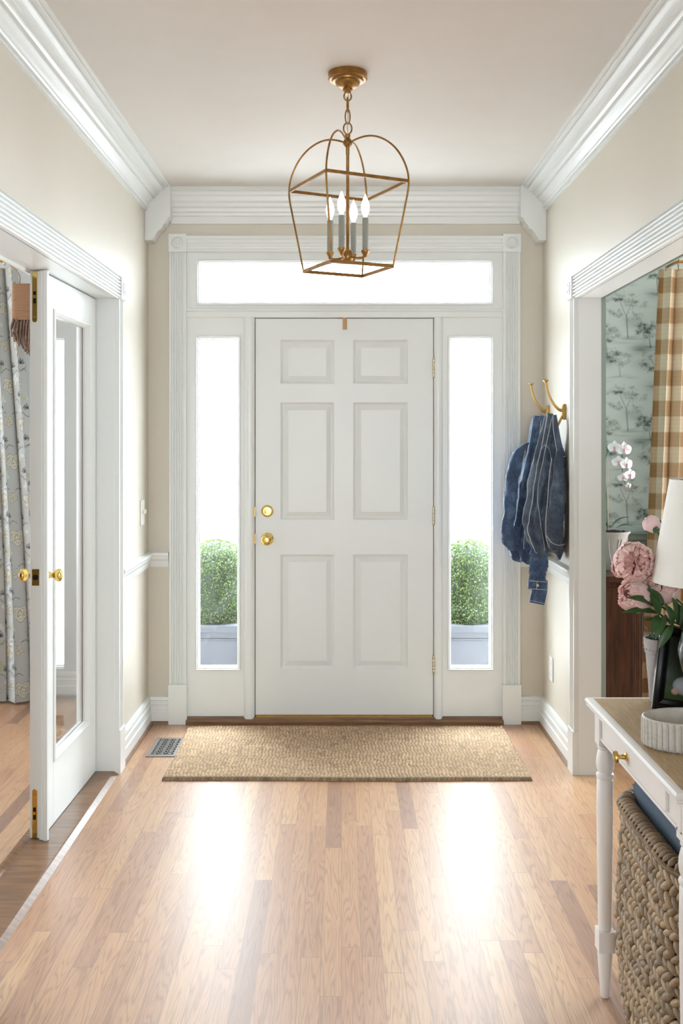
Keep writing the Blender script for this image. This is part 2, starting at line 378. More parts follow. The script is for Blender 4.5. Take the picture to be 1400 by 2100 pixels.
# ---- crown mouldings
crown = [(0, 2.616), (.012, 2.616), (.012, 2.624), (.008, 2.626), (.008, 2.630), (.018, 2.631), (.022, 2.636), (.022, 2.642), (.016, 2.645), (.018, 2.650), (.024, 2.656), (.034, 2.664), (.046, 2.672), (.046, 2.676), (.041, 2.678), (.043, 2.682), (.054, 2.683), (.058, 2.688), (.054, 2.692), (.058, 2.696), (.070, 2.699), (.070, 2.704), (.066, 2.706), (.068, 2.711), (.082, 2.716), (.096, 2.722), (.096, 2.727), (.090, 2.729), (.093, 2.733), (.112, 2.734), (.114, 2.739), (.108, 2.741), (.130, 2.7415), (.130, ZC), (0, ZC)]
m = MB(); m.prism([(XL + a, YB, z) for a, z in crown], (0, YF - .05 - YB, 0)); struct('trim_2', m, M_trim, 'white stepped crown moulding along the left hall wall', 'trim')
m = MB(); m.prism([(XR - a, YB, z) for a, z in crown], (0, YF - .05 - YB, 0)); struct('trim_3', m, M_trim, 'white stepped crown moulding along the right hall wall', 'trim')
fc = [(0, 2.57), (.014, 2.57), (.016, 2.604), (.024, 2.61), (.026, 2.622), (.034, 2.628), (.036, 2.644), (.046, 2.652), (.048, 2.668), (.056, 2.678), (.060, 2.700), (.066, 2.706), (.068, 2.722), (.082, 2.728), (.082, ZC), (0, ZC)]
m = MB(); m.prism([(XL + .12, YF - a, z) for a, z in fc], (XR - XL - .24, 0, 0)); struct('trim_4', m, M_trim, 'white crown moulding above the front entrance', 'trim')
corb = [(0, 2.468), (.040, 2.468), (.046, 2.486), (.052, 2.492), (.058, 2.506), (.070, 2.520), (.088, 2.530), (.094, 2.548), (.104, 2.556), (.116, 2.580), (.130, 2.590), (.130, ZC), (0, ZC)]
m = MB(); m.prism([(XL + a, YF - .10, z) for a, z in corb], (0, .10, 0)); struct('trim_5', m, M_trim, 'white stepped corbel in the left front corner under the crown', 'trim', bevel=.003)
m = MB(); m.prism([(XR - a, YF - .10, z) for a, z in corb], (0, .10, 0)); struct('trim_6', m, M_trim, 'white stepped corbel in the right front corner under the crown', 'trim', bevel=.003)

# ---- baseboards, chair rails
base = [(0, .016), (.020, .016), (.020, .062), (.016, .066), (.016, .094), (.018, .098), (.012, .104), (.012, .118), (.016, .122), (.013, .138), (0, .142)]
rail = [(0, .806), (.008, .806), (.012, .822), (.014, .838), (.022, .848), (.026, .862), (.030, .868), (.030, .880), (0, .884)]
def along_y(mb, x, s, prof, y0, y1): mb.prism([(x + s * a, y0, z) for a, z in prof], (0, y1 - y0, 0))
def along_x(mb, y, prof, x0, x1): mb.prism([(x0, y - a, z) for a, z in prof], (x1 - x0, 0, 0))
m = MB(); along_y(m, XL, 1, base, YLo + .095, YF); along_y(m, XL, 1, base, YB, YLn - .1); along_x(m, YF, base, XL, -.887); struct('baseboard_left', m, M_trim, 'white moulded baseboard along the left hall wall', 'baseboard')
m = MB(); along_y(m, XR, -1, base, YRo + .095, YF); along_y(m, XR, -1, base, YB, YRn - .1); along_x(m, YF, base, .920, XR); struct('baseboard_right', m, M_trim, 'white moulded baseboard along the right hall wall', 'baseboard')
m = MB(); along_y(m, XL, 1, rail, YLo + .095, YF); along_x(m, YF, rail, XL, -.887); struct('trim_7', m, M_trim, 'white chair rail on the left hall wall by the light switch', 'trim')
m = MB(); along_y(m, XR, -1, rail, YRo + .095, YF); along_x(m, YF, rail, .920, XR); struct('trim_8', m, M_trim, 'white chair rail on the right hall wall behind the jackets', 'trim')
shoe = [(0, 0), (.030, 0), (.029, .010), (.022, .016), (0, .016)]
m = MB(); along_y(m, XL, 1, shoe, YLo + .095, YF); along_x(m, YF, shoe, XL, -.887); along_y(m, XR, -1, shoe, YRo + .095, YF); along_x(m, YF, shoe, .920, XR)
struct('trim_9', m, M_sill, 'stained oak shoe moulding under the baseboards', 'trim')

# ---- fluted entrance casing
def fluted(mb, x0, x1, y, z0, z1, n=5, pr=.020):
    pts = [(x0, y), (x0, y - pr)]; w = (x1 - x0); g = w * .12; fw = (w - 2 * g) / n
    for i in range(n):
        a = x0 + g + i * fw
        pts += [(a, y - pr), (a + fw * .12, y - pr + .006), (a + fw * .5, y - pr + .008), (a + fw * .78, y - pr + .006), (a + fw * .9, y - pr)]
    pts += [(x1, y - pr), (x1, y)]
    mb.prism([(a, b, z0) for a, b in pts], (0, 0, z1 - z0))
def rosette(mb, cx, cz, y, h=.043):
    mb.box(cx - h, cx + h, y - .026, y, cz - h, cz + h)
    R = Matrix.Rotation(PI / 2, 4, 'X')
    for r0, r1, dp in ((.034, .028, .004), (.024, .018, .004)):
        mb.lathe([(r0, 0), (r0, dp), (r0 - .002, dp + .002), (r1, dp + .002), (r1 - .002, 0)], (cx, y - .0255, cz), 40, R)
    mb.lathe([(.011, 0), (.010, .004), (.006, .007), (.001, .008)], (cx, y - .0255, cz), 24, R)
for k, (x0, x1) in enumerate(((-.884, -.797), (.830, .917))):
    m = MB(); fluted(m, x0, x1, YF, .200, 2.428)
    m.box(x0 - .004, x1 + .004, YF - .028, YF, 0, .203)
    rosette(m, (x0 + x1) / 2, 2.470, YF, .046)
    struct('trim_%d' % (10 + k), m, M_trim, ['white fluted pilaster casing left of the entrance with rosette', 'white fluted pilaster casing right of the entrance with rosette'][k], 'trim', bevel=.0015)
m = MB(); hd = [(0, 2.424), (.016, 2.424), (.022, 2.430), (.022, 2.438), (.016, 2.442), (.018, 2.452), (.014, 2.456), (.018, 2.468), (.014, 2.472), (.018, 2.486), (.024, 2.492), (.024, 2.506), (0, 2.510)]
along_x(m, YF, hd, -.797, .830); struct('trim_12', m, M_trim, 'white moulded head casing above the transom window', 'trim')

# ---- openings: jambs, casing edges, crossheads
def opening(k, xw, s, y_far, y_near, xin, side):
    # s=+1 : hall is on +X side of wall face xw (left wall);  s=-1 right wall
    m = MB()
    a, b = sorted((xw + s * .004, xin)); m.box(a, b, y_far - .003, y_far + .012, 0, ZO + .02)          # far jamb
    m.box(a, b, y_near - .012, y_near + .003, 0, ZO + .02)
    m.box(a, b, y_near, y_far, ZO, ZO + .02)                                                     # soffit
    for (y0, y1) in ((y_far, y_far + .092), (y_near - .092, y_near)):
        # fluted vertical casing on the hall face
        n = 4; pts = [(xw, y0), (xw + s * .024, y0)]; g = .012; fw = (.092 - 2 * g) / n
        for i in range(n):
            q = y0 + g + i * fw; pts += [(xw + s * .024, q), (xw + s * .016, q + fw * .2), (xw + s * .016, q + fw * .7), (xw + s * .024, q + fw * .9)]
        pts += [(xw + s * .024, y1), (xw, y1)]
        m.prism([(p, q, .19) for p, q in pts], (0, 0, ZO - .19))
        a2, b2 = sorted((xw, xw + s * .030)); m.box(a2, b2, y0 - .002, y1 + .004, 0, .19)
        a2, b2 = sorted((xw, xw + s * .036)); m.box(a2, b2, y0 - .002, y1 + .002, ZO, ZO + .095)
        R = Matrix.Rotation(s * PI / 2, 4, 'Y')
        m.lathe([(.030, 0), (.030, .004), (.024, .004), (.022, 0), (.014, 0), (.013, .005), (.001, .007)], (xw + s * .0355, (y0 + y1) / 2, ZO + .048), 28, R)
    # ridged crosshead
    z = ZO; pts = [(xw, z), (xw + s * .020, z)]
    for i in range(6):
        z0 = ZO + .004 + i * .015; pts += [(xw + s * .022, z0), (xw + s * .030, z0 + .003), (xw + s * .030, z0 + .009), (xw + s * .020, z0 + .012)]
    pts += [(xw + s * .032, ZO + .095), (xw, ZO + .097)]
    m.prism([(p, y_near, q) for p, q in pts], (0, y_far - y_near, 0))
    struct('trim_%d' % k, m, M_trim, 'white ridged crosshead, fluted casing and jambs of the %s' % side, 'trim', bevel=.001)
opening(13, XL, 1, YLo, YLn, XLo, 'french door opening')
opening(14, XR, -1, YRo, YRn, XRo - .012, 'dining room opening')
m = MB(); m.box(XRo - .012, XRo + .008, YRo - .003, YRo + .09, 0, ZO + .09); m.box(XRo, XRo + .008, YRn, YRo, ZO, ZO + .09); struct('trim_15', m, M_green, 'grey green dining side casing of the wide opening', 'trim')
# door stop inside left opening
m = MB(); m.box(XLo + .0, XLo + .010, YLo - .012, YLo, 0, ZO); m.box(XLo, XLo + .010, YLn, YLo, ZO - .012, ZO)
struct('trim_16', m, M_trim, 'white door stop strip in the french door jamb', 'trim')
# oak saddle under the french doors
m = MB(); m.prism([(XL + .022, YLn, 0), (XL + .002, YLn, .012), (XL - .004, YLn, .013), (XLo + .014, YLn, .013), (XLo - .002, YLn, .022), (XLo - .012, YLn, .022), (XLo - .026, YLn, 0)], (0, YLo - YLn, 0))
struct('trim_17', m, M_sill, 'bevelled oak saddle on the floor of the french door opening', 'trim')

# ------------------------------------------------------------------ entrance: sidelights, transom, door
def pane_window(name, x0, x1, z0, z1, gx0, gx1, gz0, gz1, label, inner=True):
    t = thing(name, ((x0 + x1) / 2, YF, z0), label, 'window', kind='structure')
    f = MB(); y = YF - .002
    # face boards around the pane
    f.box(x0, gx0 - .016, y, y + .05, z0, z1); f.box(gx1 + .016, x1, y, y + .05, z0, z1)
    f.box(gx0 - .016, gx1 + .016, y, y + .05, z0, gz0 - .016); f.box(gx0 - .016, gx1 + .016, y, y + .05, gz1 + .016, z1)
    obj('window_frame', f, M_trim, t)
    b = MB(); b.rect_rings(gx0 - .018, gx1 + .018, gz0 - .018, gz1 + .018, [(-.001, .004), (0, -.007), (.004, -.010), (.007, -.008), (.009, -.002), (.013, -.002), (.016, .014), (.020, .016), (.020, .034)], fill=False, y=y)
    obj('glazing_bead', b, M_trim, t)
    g = MB(); g.box(gx0 - .016, gx1 + .016, y + .028, y + .032, gz0 - .016, gz1 + .016); obj('pane', g, M_glass, t)
    return t
pane_window('window_1', -.797, -.503, .036, 2.122, -.734, -.537, .291, 1.978, 'tall narrow sidelight window left of the front door')
pane_window('window_2', .520, .830, .036, 2.122, .564, .765, .291, 1.978, 'tall narrow sidelight window right of the front door')
pane_window('window_3', -.797, .830, 2.122, 2.43, -.729, .764, 2.170, 2.368, 'wide transom window above the front door')
# frame posts and head around the door leaf
def post(mb, x0, x1, z0, z1):
    w = x1 - x0; pts = [(x0, YF + .05), (x0, YF - .008), (x0 + .006, YF - .016), (x0 + w * .35, YF - .021), (x0 + w * .65, YF - .021), (x1 - .006, YF - .016), (x1, YF - .008), (x1, YF + .05)]
    mb.prism([(a, b, z0) for a, b in pts], (0, 0, z1 - z0))
m = MB(); post(m, -.503, -.4465, .022, 2.090); struct('trim_18', m, M_trim, 'white rounded post between left sidelight and front door', 'trim', smooth=40)
m = MB(); post(m, .4755, .520, .022, 2.090); struct('trim_19', m, M_trim, 'white rounded post between front door and right sidelight', 'trim', smooth=40)
m = MB(); along_x(m, YF + .05, [(0, 2.0875), (.056, 2.0875), (.060, 2.092), (.060, 2.118), (.066, 2.124), (.066, 2.132), (.056, 2.136), (0, 2.136)], -.797, .830); struct('trim_20', m, M_trim, 'white transom bar above the front door', 'trim')
m = MB(); m.box(-.503, .52, YF + .052, YF + .06, 0, 2.12); struct('trim_21', m, M_dark, 'dark sheet behind the front door, painted as the shade of its edge gaps', 'trim')  # dark sheet stands in for shade in the gaps round the door
m = MB(); along_x(m, YF + .06, [(0, 0), (.098, 0), (.098, .016), (.090, .024), (.078, .026), (.072, .034), (0, .036)], -.797, .830); struct('trim_22', m, M_sill, 'dark oak threshold under the front door and sidelights', 'trim')

d1 = thing('door_1', (.014, YF, .043), 'white six panel front door with brass deadbolt and knob', 'door', kind='structure')
X0, X1, Z0, Z1 = -.4425, .4715, .043, 2.084
px = lambda p: (p - 700) / 398.0
pz = lambda q: CZ - (q - HY) / 398.0
panels = []
for (a, b) in ((575, 685), (724, 836)):
    for (c, e) in ((697, 787), (825, 1066), (1137, 1372)): panels.append((px(a), px(b), pz(e), pz(c)))
m = MB(); yd = YF - .002
xs = sorted(set([X0, X1] + [p[0] for p in panels] + [p[1] for p in panels])); zs = sorted(set([Z0, Z1] + [p[2] for p in panels] + [p[3] for p in panels]))
for i in range(len(xs) - 1):
    for j in range(len(zs) - 1):
        cx = (xs[i] + xs[i + 1]) / 2; cz = (zs[j] + zs[j + 1]) / 2
        if any(p[0] < cx < p[1] and p[2] < cz < p[3] for p in panels): continue
        m.add([(xs[i], yd, zs[j]), (xs[i + 1], yd, zs[j]), (xs[i + 1], yd, zs[j + 1]), (xs[i], yd, zs[j + 1])], [(0, 1, 2, 3)])
for p in panels: m.rect_rings(*p, [(0, 0), (.002, .003), (.006, .005), (.010, .010), (.013, .0115), (.016, .0115), (.040, .003), (.042, .0028)], y=yd)
m.add([(X0, yd, Z0), (X1, yd, Z0), (X1, yd, Z1), (X0, yd, Z1), (X0, yd + .042, Z0), (X1, yd + .042, Z0), (X1, yd + .042, Z1), (X0, yd + .042, Z1)], [(0, 4, 5, 1), (1, 5, 6, 2), (2, 6, 7, 3), (3, 7, 4, 0), (4, 7, 6, 5)])
obj('door_slab', m, M_door, d1, recalc=False)
RX = Matrix.Rotation(PI / 2, 4, 'X')
c = P(548, 1048, YF)
m = MB(); m.lathe([(.031, 0), (.031, .004), (.028, .010), (.024, .011), (.022, .008), (.018, .008), (.017, .014), (.001, .015)], (c.x, yd, c.z), 40, RX)
m.lathe([(.0125, .012), (.0125, .020), (.001, .021)], (c.x, yd, c.z), 24, RX); m.box(c.x - .004, c.x + .004, yd - .030, yd - .012, c.z - .019, c.z + .010)
obj('deadbolt', m, M_brass, d1, smooth=35)
c = P(548, 1105, YF)
m = MB(); m.lathe([(.032, 0), (.032, .004), (.029, .009), (.016, .012), (.012, .018), (.011, .032), (.016, .038), (.025, .044), (.0285, .054), (.0275, .063), (.020, .070), (.010, .072), (.001, .072)], (c.x, yd, c.z), 40, RX)
obj('door_knob', m, M_brass, d1, smooth=50)
for q in (754, 1057, 1362):
    z = pz(q); m = MB(); xh = .4735
    m.box(xh - .006, xh + .007, yd - .003, yd + .001, z - .045, z + .045)
    for k in range(5):
        m.lathe([(.0058, .0005), (.0062, .0015), (.0062, .0165), (.0058, .0175)], (xh, yd - .008, z - .045 + k * .018), 14)
    m.ball((xh, yd - .008, z + .047), .0045, .0045, .004, 10, 6); m.ball((xh, yd - .008, z - .047), .0045, .0045, .004, 10, 6)
    obj('hinge', m, M_hinge, d1, smooth=40)
m = MB(); m.box(X0 + .003, X1 - .003, YF - .004, YF + .02, .033, .0445); obj('door_sweep', m, M_brassdull, d1)
for q in (1048, 1103):
    m = MB(); z = pz(q); m.box(-.4475, -.4425, YF - .012, YF + .006, z - .028, z + .022); tag(obj('strike_plate', m, M_brassdull, d1), 'dull brass strike plate')
m = MB(); a = P(702.5, 652, YF); b = P(711, 676, YF); m.box(a.x, b.x, yd - .004, yd - .0015, b.z, a.z); m.box(a.x, b.x, yd - .004, yd + .01, a.z - .0005, a.z + .0018)
tag(obj('wreath_hanger', m, M_tan, bevel=.0008), 'small tan strap hanger folded over the top edge of the front door', 'hanger')

# ------------------------------------------------------------------ french door leaf
LX0, LX1 = -1.1165, -1.0725; LY0, LY1 = 3.615, YLo - .006; LZ0, LZ1 = .0145, ZO - .004
fd = thing('door_2', (LX1, LY1, LZ0), 'white glazed french door leaf with brass flush bolts and knob, left side', 'door', kind='structure'); fd.rotation_euler.z = -.02
gy0, gy1, gz0, gz1 = 3.765, 4.225, .262, 1.940
m = MB()
m.box(LX0, LX1, LY0, gy0 - .014, LZ0, LZ1); m.box(LX0, LX1, gy1 + .014, LY1, LZ0, LZ1)
m.box(LX0, LX1, gy0 - .014, gy1 + .014, LZ0, gz0 - .014); m.box(LX0, LX1, gy0 - .014, gy1 + .014, gz1 + .014, LZ1)
obj('door_frame', m, M_trim, fd, bevel=.0015)
m = MB()
for (xf, s) in ((LX1, 1), (LX0, -1)):
    vs = []; rings = [(0, .001), (.004, .006), (.010, .007), (.013, .003), (.018, -.004), (.022, -.012), (.022, -.020)]
    for ins, dp in rings:
        q = ins - .016; vs += [(xf + s * dp, gy0 + q, gz0 + q), (xf + s * dp, gy1 - q, gz0 + q), (xf + s * dp, gy1 - q, gz1 - q), (xf + s * dp, gy0 + q, gz1 - q)]
    fs = [(i * 4 + k, i * 4 + (k + 1) % 4, i * 4 + 4 + (k + 1) % 4, i * 4 + 4 + k) for i in range(len(rings) - 1) for k in range(4)]
    m.add(vs, fs)
obj('glazing_bead', m, M_trim, fd)
m = MB(); xm = (LX0 + LX1) / 2; m.box(xm - .002, xm + .002, gy0 - .012, gy1 + .012, gz0 - .012, gz1 + .012); obj('pane', m, M_glass, fd)
m = MB(); m.prism([(LX1 - .001, LY0 + .028, LZ0), (LX1 + 1.3 * .010, LY0 + .026, LZ0), (LX1 + 1.3 * .014, LY0 + .018, LZ0), (LX1 + 1.3 * .018, LY0 + .006, LZ0), (LX1 + 1.3 * .022, LY0 - .010, LZ0), (LX1 + 1.3 * .020, LY0 - .022, LZ0), (LX1 + 1.3 * .012, LY0 - .024, LZ0), (LX1 + 1.3 * .010, LY0 - .018, LZ0), (LX1 + 1.3 * .004, LY0 - .018, LZ0), (LX1 + .002, LY0 - .012, LZ0), (LX1 - .006, LY0 - .012, LZ0), (LX1 - .006, LY0 + .001, LZ0)], (0, 0, LZ1 - LZ0))
obj('astragal', m, M_trim, fd)
def flush_bolt(z0, z1, up):
    m = MB(); cx = (LX0 + LX1) / 2 - .004; w = .009
    arc = [(cx + w * math.cos(a), z1 - w + w * math.sin(a)) for a in [PI * k / 10 for k in range(11)]] if not up else [(cx + w, z1), (cx - w, z1)]
    arc2 = [(cx + w * math.cos(a), z0 + w + w * math.sin(a)) for a in [PI + PI * k / 10 for k in range(11)]] if up else [(cx - w, z0), (cx + w, z0)]
    pts = arc + arc2; m.prism([(a, LY0 - .0025, b) for a, b in pts], (0, .003, 0))
    b = obj('flush_bolt', m, M_brass, fd, bevel=.0006)
    zm = (z0 + z1) / 2; m2 = MB(); m2.box(cx - .005, cx + .005, LY0 - .0035, LY0 - .0022, zm - .022, zm + .022); obj('slot_shade', m2, M_dark, b)  # slot is a dark plate, its inner shade is only colour
    m3 = MB(); m3.box(cx - .0045, cx + .0045, LY0 - .006, LY0 - .003, zm - (.004), zm + .008); obj('lever', m3, M_brass, b, bevel=.0006)
    for zz in (z0 + .02, z1 - .02):
        s = MB(); s.lathe([(.0035, 0), (.003, .0015), (.001, .002)], (cx, LY0 - .0024, zz), 12, RX); obj('screw', s, M_brassdull, b)
flush_bolt(LZ1 - .186, LZ1 - .004, True)
flush_bolt(LZ0 + .002, LZ0 + .180, False)
zk = P(72, 1184, LY0).z; m = MB(); m.box(LX0 + .008, LX1 - .006, LY0 - .0025, LY0 + .001, zk - .030, zk + .030); lp = obj('latch_plate', m, M_brass, fd, bevel=.0006)
m = MB(); m.lathe([(.010, 0), (.010, .001), (.006, .0012)], (xm - .001, LY0 - .0024, zk), 20, RX); tag(obj('bolt_hole_shade', m, M_dark, lp), 'dark disc painted as the shade of the bolt hole')  # flat dark disc, the hole's shade is put into the colour
for s, xf in ((1, LX1), (-1, LX0)):
    m = MB(); R = Matrix.Rotation(s * PI / 2, 4, 'Y')
    m.lathe([(.028, 0), (.027, .005), (.012, .010), (.010, .020), (.011, .026), (.020, .032), (.025, .042), (.023, .052), (.012, .058), (.001, .059)], (xf, LY0 + .060, zk), 32, R)
    obj('door_knob', m, M_brass, fd, smooth=50)

# ------------------------------------------------------------------ outside
m = MB(); m.box(-14, 14, YF + .16, 30, -.5, -.12); struct('porch_floor', m, M_conc, 'pale concrete walk outside the front door', 'ground')
m = MB(); m.box(-1.0, 1.1, YF + .16, 6.9, -.12, -.02); struct('porch_step', m, M_conc, 'pale concrete stoop outside the front door', 'ground')
def shrub(cx, cy, label, seed):
    rng = random.Random(seed)
    t = thing('boxwood_planter', (cx, cy, -.02), label, 'shrub', 'clipped boxwoods flanking the front door')
    p = MB(); h = .19; ztop = .385; zb = -.02
    p.prism([(cx - h, cy - h, zb), (cx + h, cy - h, zb), (cx + h, cy + h, zb), (cx - h, cy + h, zb)], (0, 0, ztop - zb - .04))
    p.box(cx - h - .015, cx + h + .015, cy - h - .015, cy + h + .015, ztop - .045, ztop - .005)
    p.rect_rings(cx - h + .03, cx + h - .03, zb + .05, ztop - .08, [(0, 0), (.004, -.008), (.012, -.008), (.016, 0)], fill=False, y=cy - h)
    obj('planter', p, M_planter, t, bevel=.003)
    Rr = .185; z0 = ztop; z1 = .86
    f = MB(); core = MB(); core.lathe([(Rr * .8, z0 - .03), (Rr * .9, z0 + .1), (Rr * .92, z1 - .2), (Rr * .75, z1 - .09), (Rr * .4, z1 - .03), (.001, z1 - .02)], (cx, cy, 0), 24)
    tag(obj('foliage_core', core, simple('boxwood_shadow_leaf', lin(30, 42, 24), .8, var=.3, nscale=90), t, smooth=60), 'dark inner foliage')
    for k in range(9500):
        zz = rng.uniform(z0 - .005, z1)
        th = rng.uniform(0, 2 * PI)
        if zz < z1 - .15: rr = Rr
        else: q = (zz - (z1 - .15)) / .15; rr = Rr * math.sqrt(max(0, 1 - q * q)) + .001
        rr = rr * (1 + .05 * noise.noise((math.cos(th) * 3, math.sin(th) * 3, zz * 14))) - abs(rng.gauss(0, .012))
        p0 = Vector((cx + rr * math.cos(th), cy + rr * math.sin(th), zz))
        a = Vector((rng.gauss(0, 1), rng.gauss(0, 1), rng.gauss(0, 1) + .3)).normalized(); b = a.cross(Vector((rng.gauss(0, 1), rng.gauss(0, 1), rng.gauss(0, 1)))).normalized()
        l = rng.uniform(.005, .0095); w = l * .55; v = rng.random(); br = .75 + .5 * v
        col = (.070 * br, .115 * br, .030 * br, 1) if rng.random() > .2 else (.16 * br, .20 * br, .05 * br, 1)
        f.add([p0 - a * l, p0 + b * w, p0 + a * l, p0 - b * w], [(0, 1, 2, 3)], col)
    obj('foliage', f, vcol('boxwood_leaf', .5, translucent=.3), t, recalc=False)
shrub(-.752, 5.98, 'clipped round topped boxwood in grey planter seen through the left sidelight', 3)
shrub(.760, 5.98, 'clipped round topped boxwood in grey planter seen through the right sidelight', 5)

# ------------------------------------------------------------------ pendant lantern
LC = Vector((.0215, 3.484, 0)); A0 = math.radians(-19)
pl = thing('lantern_pendant', (LC.x, LC.y, ZC), 'antique brass open cage lantern pendant with four candle lights hanging from ceiling', 'pendant light')
def L3(r, a, z): return Vector((LC.x + r * math.cos(a), LC.y + r * math.sin(a), z))
m = MB(); m.lathe([(.068, ZC), (.0685, 2.742), (.067, 2.728), (.069, 2.724), (.064, 2.719), (.056, 2.719), (.054, 2.713), (.044, 2.712), (.041, 2.704), (.030, 2.694), (.017, 2.690), (.017, 2.684), (.012, 2.680), (.010, 2.672), (.001, 2.671)], (LC.x, LC.y, 0), 48)
obj('ceiling_canopy', m, M_gild, pl, smooth=40)
def link(mb, z, rx, rz, r, ang):
    pts = []
    for k in range(28):
        a = 2 * PI * k / 28; q = math.cos(a) * rx; pts.append((LC.x + q * math.cos(ang), LC.y + q * math.sin(ang), z + math.sin(a) * rz))
    mb.tube(pts, r, 8, True)
for (z, rx, rz, r, ang) in ((2.663, .013, .015, .0028, .15), (2.6335, .0065, .026, .0024, 1.2), (2.5925, .0085, .026, .0024, .15), (2.551, .0145, .020, .0028, .05)):
    m = MB(); link(m, z, rx, rz, r, ang); obj('chain_link', m, M_gild, pl, smooth=60)
m = MB(); m.tube([(LC.x + .002 * math.sin(k * 1.3), LC.y - .004, 2.68 - k * .0145) for k in range(11)], .0012, 6); tag(obj('cord', m, M_candle, pl, smooth=60), 'clear grey electrical cord in chain')
m = MB(); m.lathe([(.001, 2.533), (.009, 2.531), (.010, 2.524), (.007, 2.518), (.012, 2.513), (.0165, 2.503), (.016, 2.496), (.010, 2.489), (.0065, 2.484), (.0065, 2.462), (.0055, 2.458), (.0055, 2.128), (.008, 2.124), (.010, 2.120), (.001, 2.119)], (LC.x, LC.y, 0), 24)
obj('center_rod', m, M_gild, pl, smooth=45)
prof = [(.012, 2.503), (.035, 2.512), (.065, 2.518), (.095, 2.516), (.125, 2.505), (.155, 2.485), (.182, 2.456), (.203, 2.420), (.216, 2.384), (.2205, 2.350), (.218, 2.315), (.205, 2.250), (.185, 2.155), (.1655, 2.060)]
def smoothpath(pts, n=60):
    pts = [Vector(p) for p in pts]; out = []
    for i in range(len(pts) - 1):
        p0 = pts[max(i - 1, 0)]; p1 = pts[i]; p2 = pts[i + 1]; p3 = pts[min(i + 2, len(pts) - 1)]
        m_ = max(2, n // (len(pts) - 1))
        for k in range(m_):
            s = k / m_; out.append(.5 * ((2 * p1) + (p2 - p0) * s + (2 * p0 - 5 * p1 + 4 * p2 - p3) * s * s + (3 * p1 - p0 - 3 * p2 + p3) * s ** 3))
    out.append(pts[-1]); return out
for k in range(4):
    a = A0 + k * PI / 2; m = MB(); m.tube(smoothpath([L3(r, a, z) for r, z in prof]), .0034, 8); obj('cage_rib', m, M_gild, pl, smooth=60)
def bar(mb, p, q, hw, hh):
    d = (q - p).normalized(); s = d.cross(Vector((0, 0, 1))).normalized() * hw; u = Vector((0, 0, hh))
    mb.add([p - s - u, p + s - u, p + s + u, p - s + u, q - s - u, q + s - u, q + s + u, q - s + u], [(0, 1, 2, 3), (4, 7, 6, 5), (0, 4, 5, 1), (1, 5, 6, 2), (2, 6, 7, 3), (3, 7, 4, 0)])
for R_, z_ in ((.219, 2.349), (.166, 2.060)):
    m = MB()
    for k in range(4): bar(m, L3(R_, A0 + k * PI / 2, z_), L3(R_, A0 + (k + 1) * PI / 2, z_), .0035, .0055)
    obj('cage_ring', m, M_gild, pl)
m = MB(); m.lathe([(.001, 2.128), (.014, 2.124), (.019, 2.112), (.021, 2.098), (.016, 2.088), (.010, 2.082), (.001, 2.078)], (LC.x, LC.y, 0), 24); obj('hub', m, M_gild, pl, smooth=50)
for k in range(4):
    a = A0 + k * PI / 2; c = L3(.065, a, 0)
    m = MB(); m.tube(smoothpath([L3(.015, a, 2.100), L3(.04, a, 2.096), L3(.058, a, 2.098), L3(.065, a, 2.108)], 16), .004, 8)
    m.lathe([(.001, 2.096), (.006, 2.099), (.008, 2.106), (.013, 2.112), (.0145, 2.117), (.0145, 2.121), (.009, 2.121)], (c.x, c.y, 0), 20)
    obj('candle_arm', m, M_gild, pl, smooth=50)
    m = MB(); m.lathe([(.0105, 2.120), (.0105, 2.232), (.009, 2.234), (.001, 2.234)], (c.x, c.y, 0), 20); cs = obj('candle_sleeve', m, M_candle, pl, smooth=40)
    m = MB(); m.lathe([(.006, 2.232), (.007, 2.240), (.012, 2.252), (.0150, 2.264), (.0150, 2.275), (.0125, 2.288), (.0085, 2.299), (.005, 2.307), (.0025, 2.314), (.0005, 2.318)], (c.x, c.y, 0), 20); tag(obj('bulb', m, M_bulb, cs, smooth=60), 'glowing white flame-shaped bulb')

# ------------------------------------------------------------------ door mat (braided jute)
m = MB(); mx0, mx1, my0, my1 = -.770, .818, 4.262, 5.018
nx, ny = 640, 300
xs = np.linspace(0, 1, nx); ys = np.linspace(0, 1, ny); U, V = np.meshgrid(xs, ys)
Xw = (mx0 + .005 * np.sin(V * 5)) * (1 - U) + mx1 * U; Yw = my0 + (my1 - my0) * V + .004 * np.sin(U * 8) - .004 * U
wob = .004 * np.sin(Yw * 23) + .003 * np.sin(Yw * 61 + Xw * 7); col_ = (Xw + wob) / .0160; ci = np.floor(col_); fr = col_ - ci
rr = np.sin(ci * 12.9898) * 43758.5453; rr = rr - np.floor(rr)
ph = Yw / .0095 + rr * 7 + np.where(np.mod(ci, 2) > .5, 1, -1) * fr * .9; pi_ = np.floor(ph); pf = ph - pi_
r2 = np.sin(ci * 78.233 + pi_ * 37.7) * 43758.5453; r2 = r2 - np.floor(r2)
H = .0075 * np.clip(np.sin(PI * fr), 0, 1) ** .6 * (.6 + .4 * np.sqrt(np.clip(np.sin(PI * pf), 0, 1))) * (.75 + .5 * r2)
edge = np.minimum(np.minimum(U * (mx1 - mx0), (1 - U) * (mx1 - mx0)), np.minimum(V, 1 - V) * (my1 - my0)); E = np.clip(edge / .012, 0, 1)
Zw = (.012 + H) * np.sqrt(np.clip(1 - (1 - E) ** 2, 0, 1)) + .001
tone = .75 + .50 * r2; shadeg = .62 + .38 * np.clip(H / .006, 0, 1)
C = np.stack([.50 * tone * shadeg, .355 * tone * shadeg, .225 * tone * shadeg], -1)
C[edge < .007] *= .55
C = np.clip(np.concatenate([C, np.ones((ny, nx, 1))], -1), 0, 1)
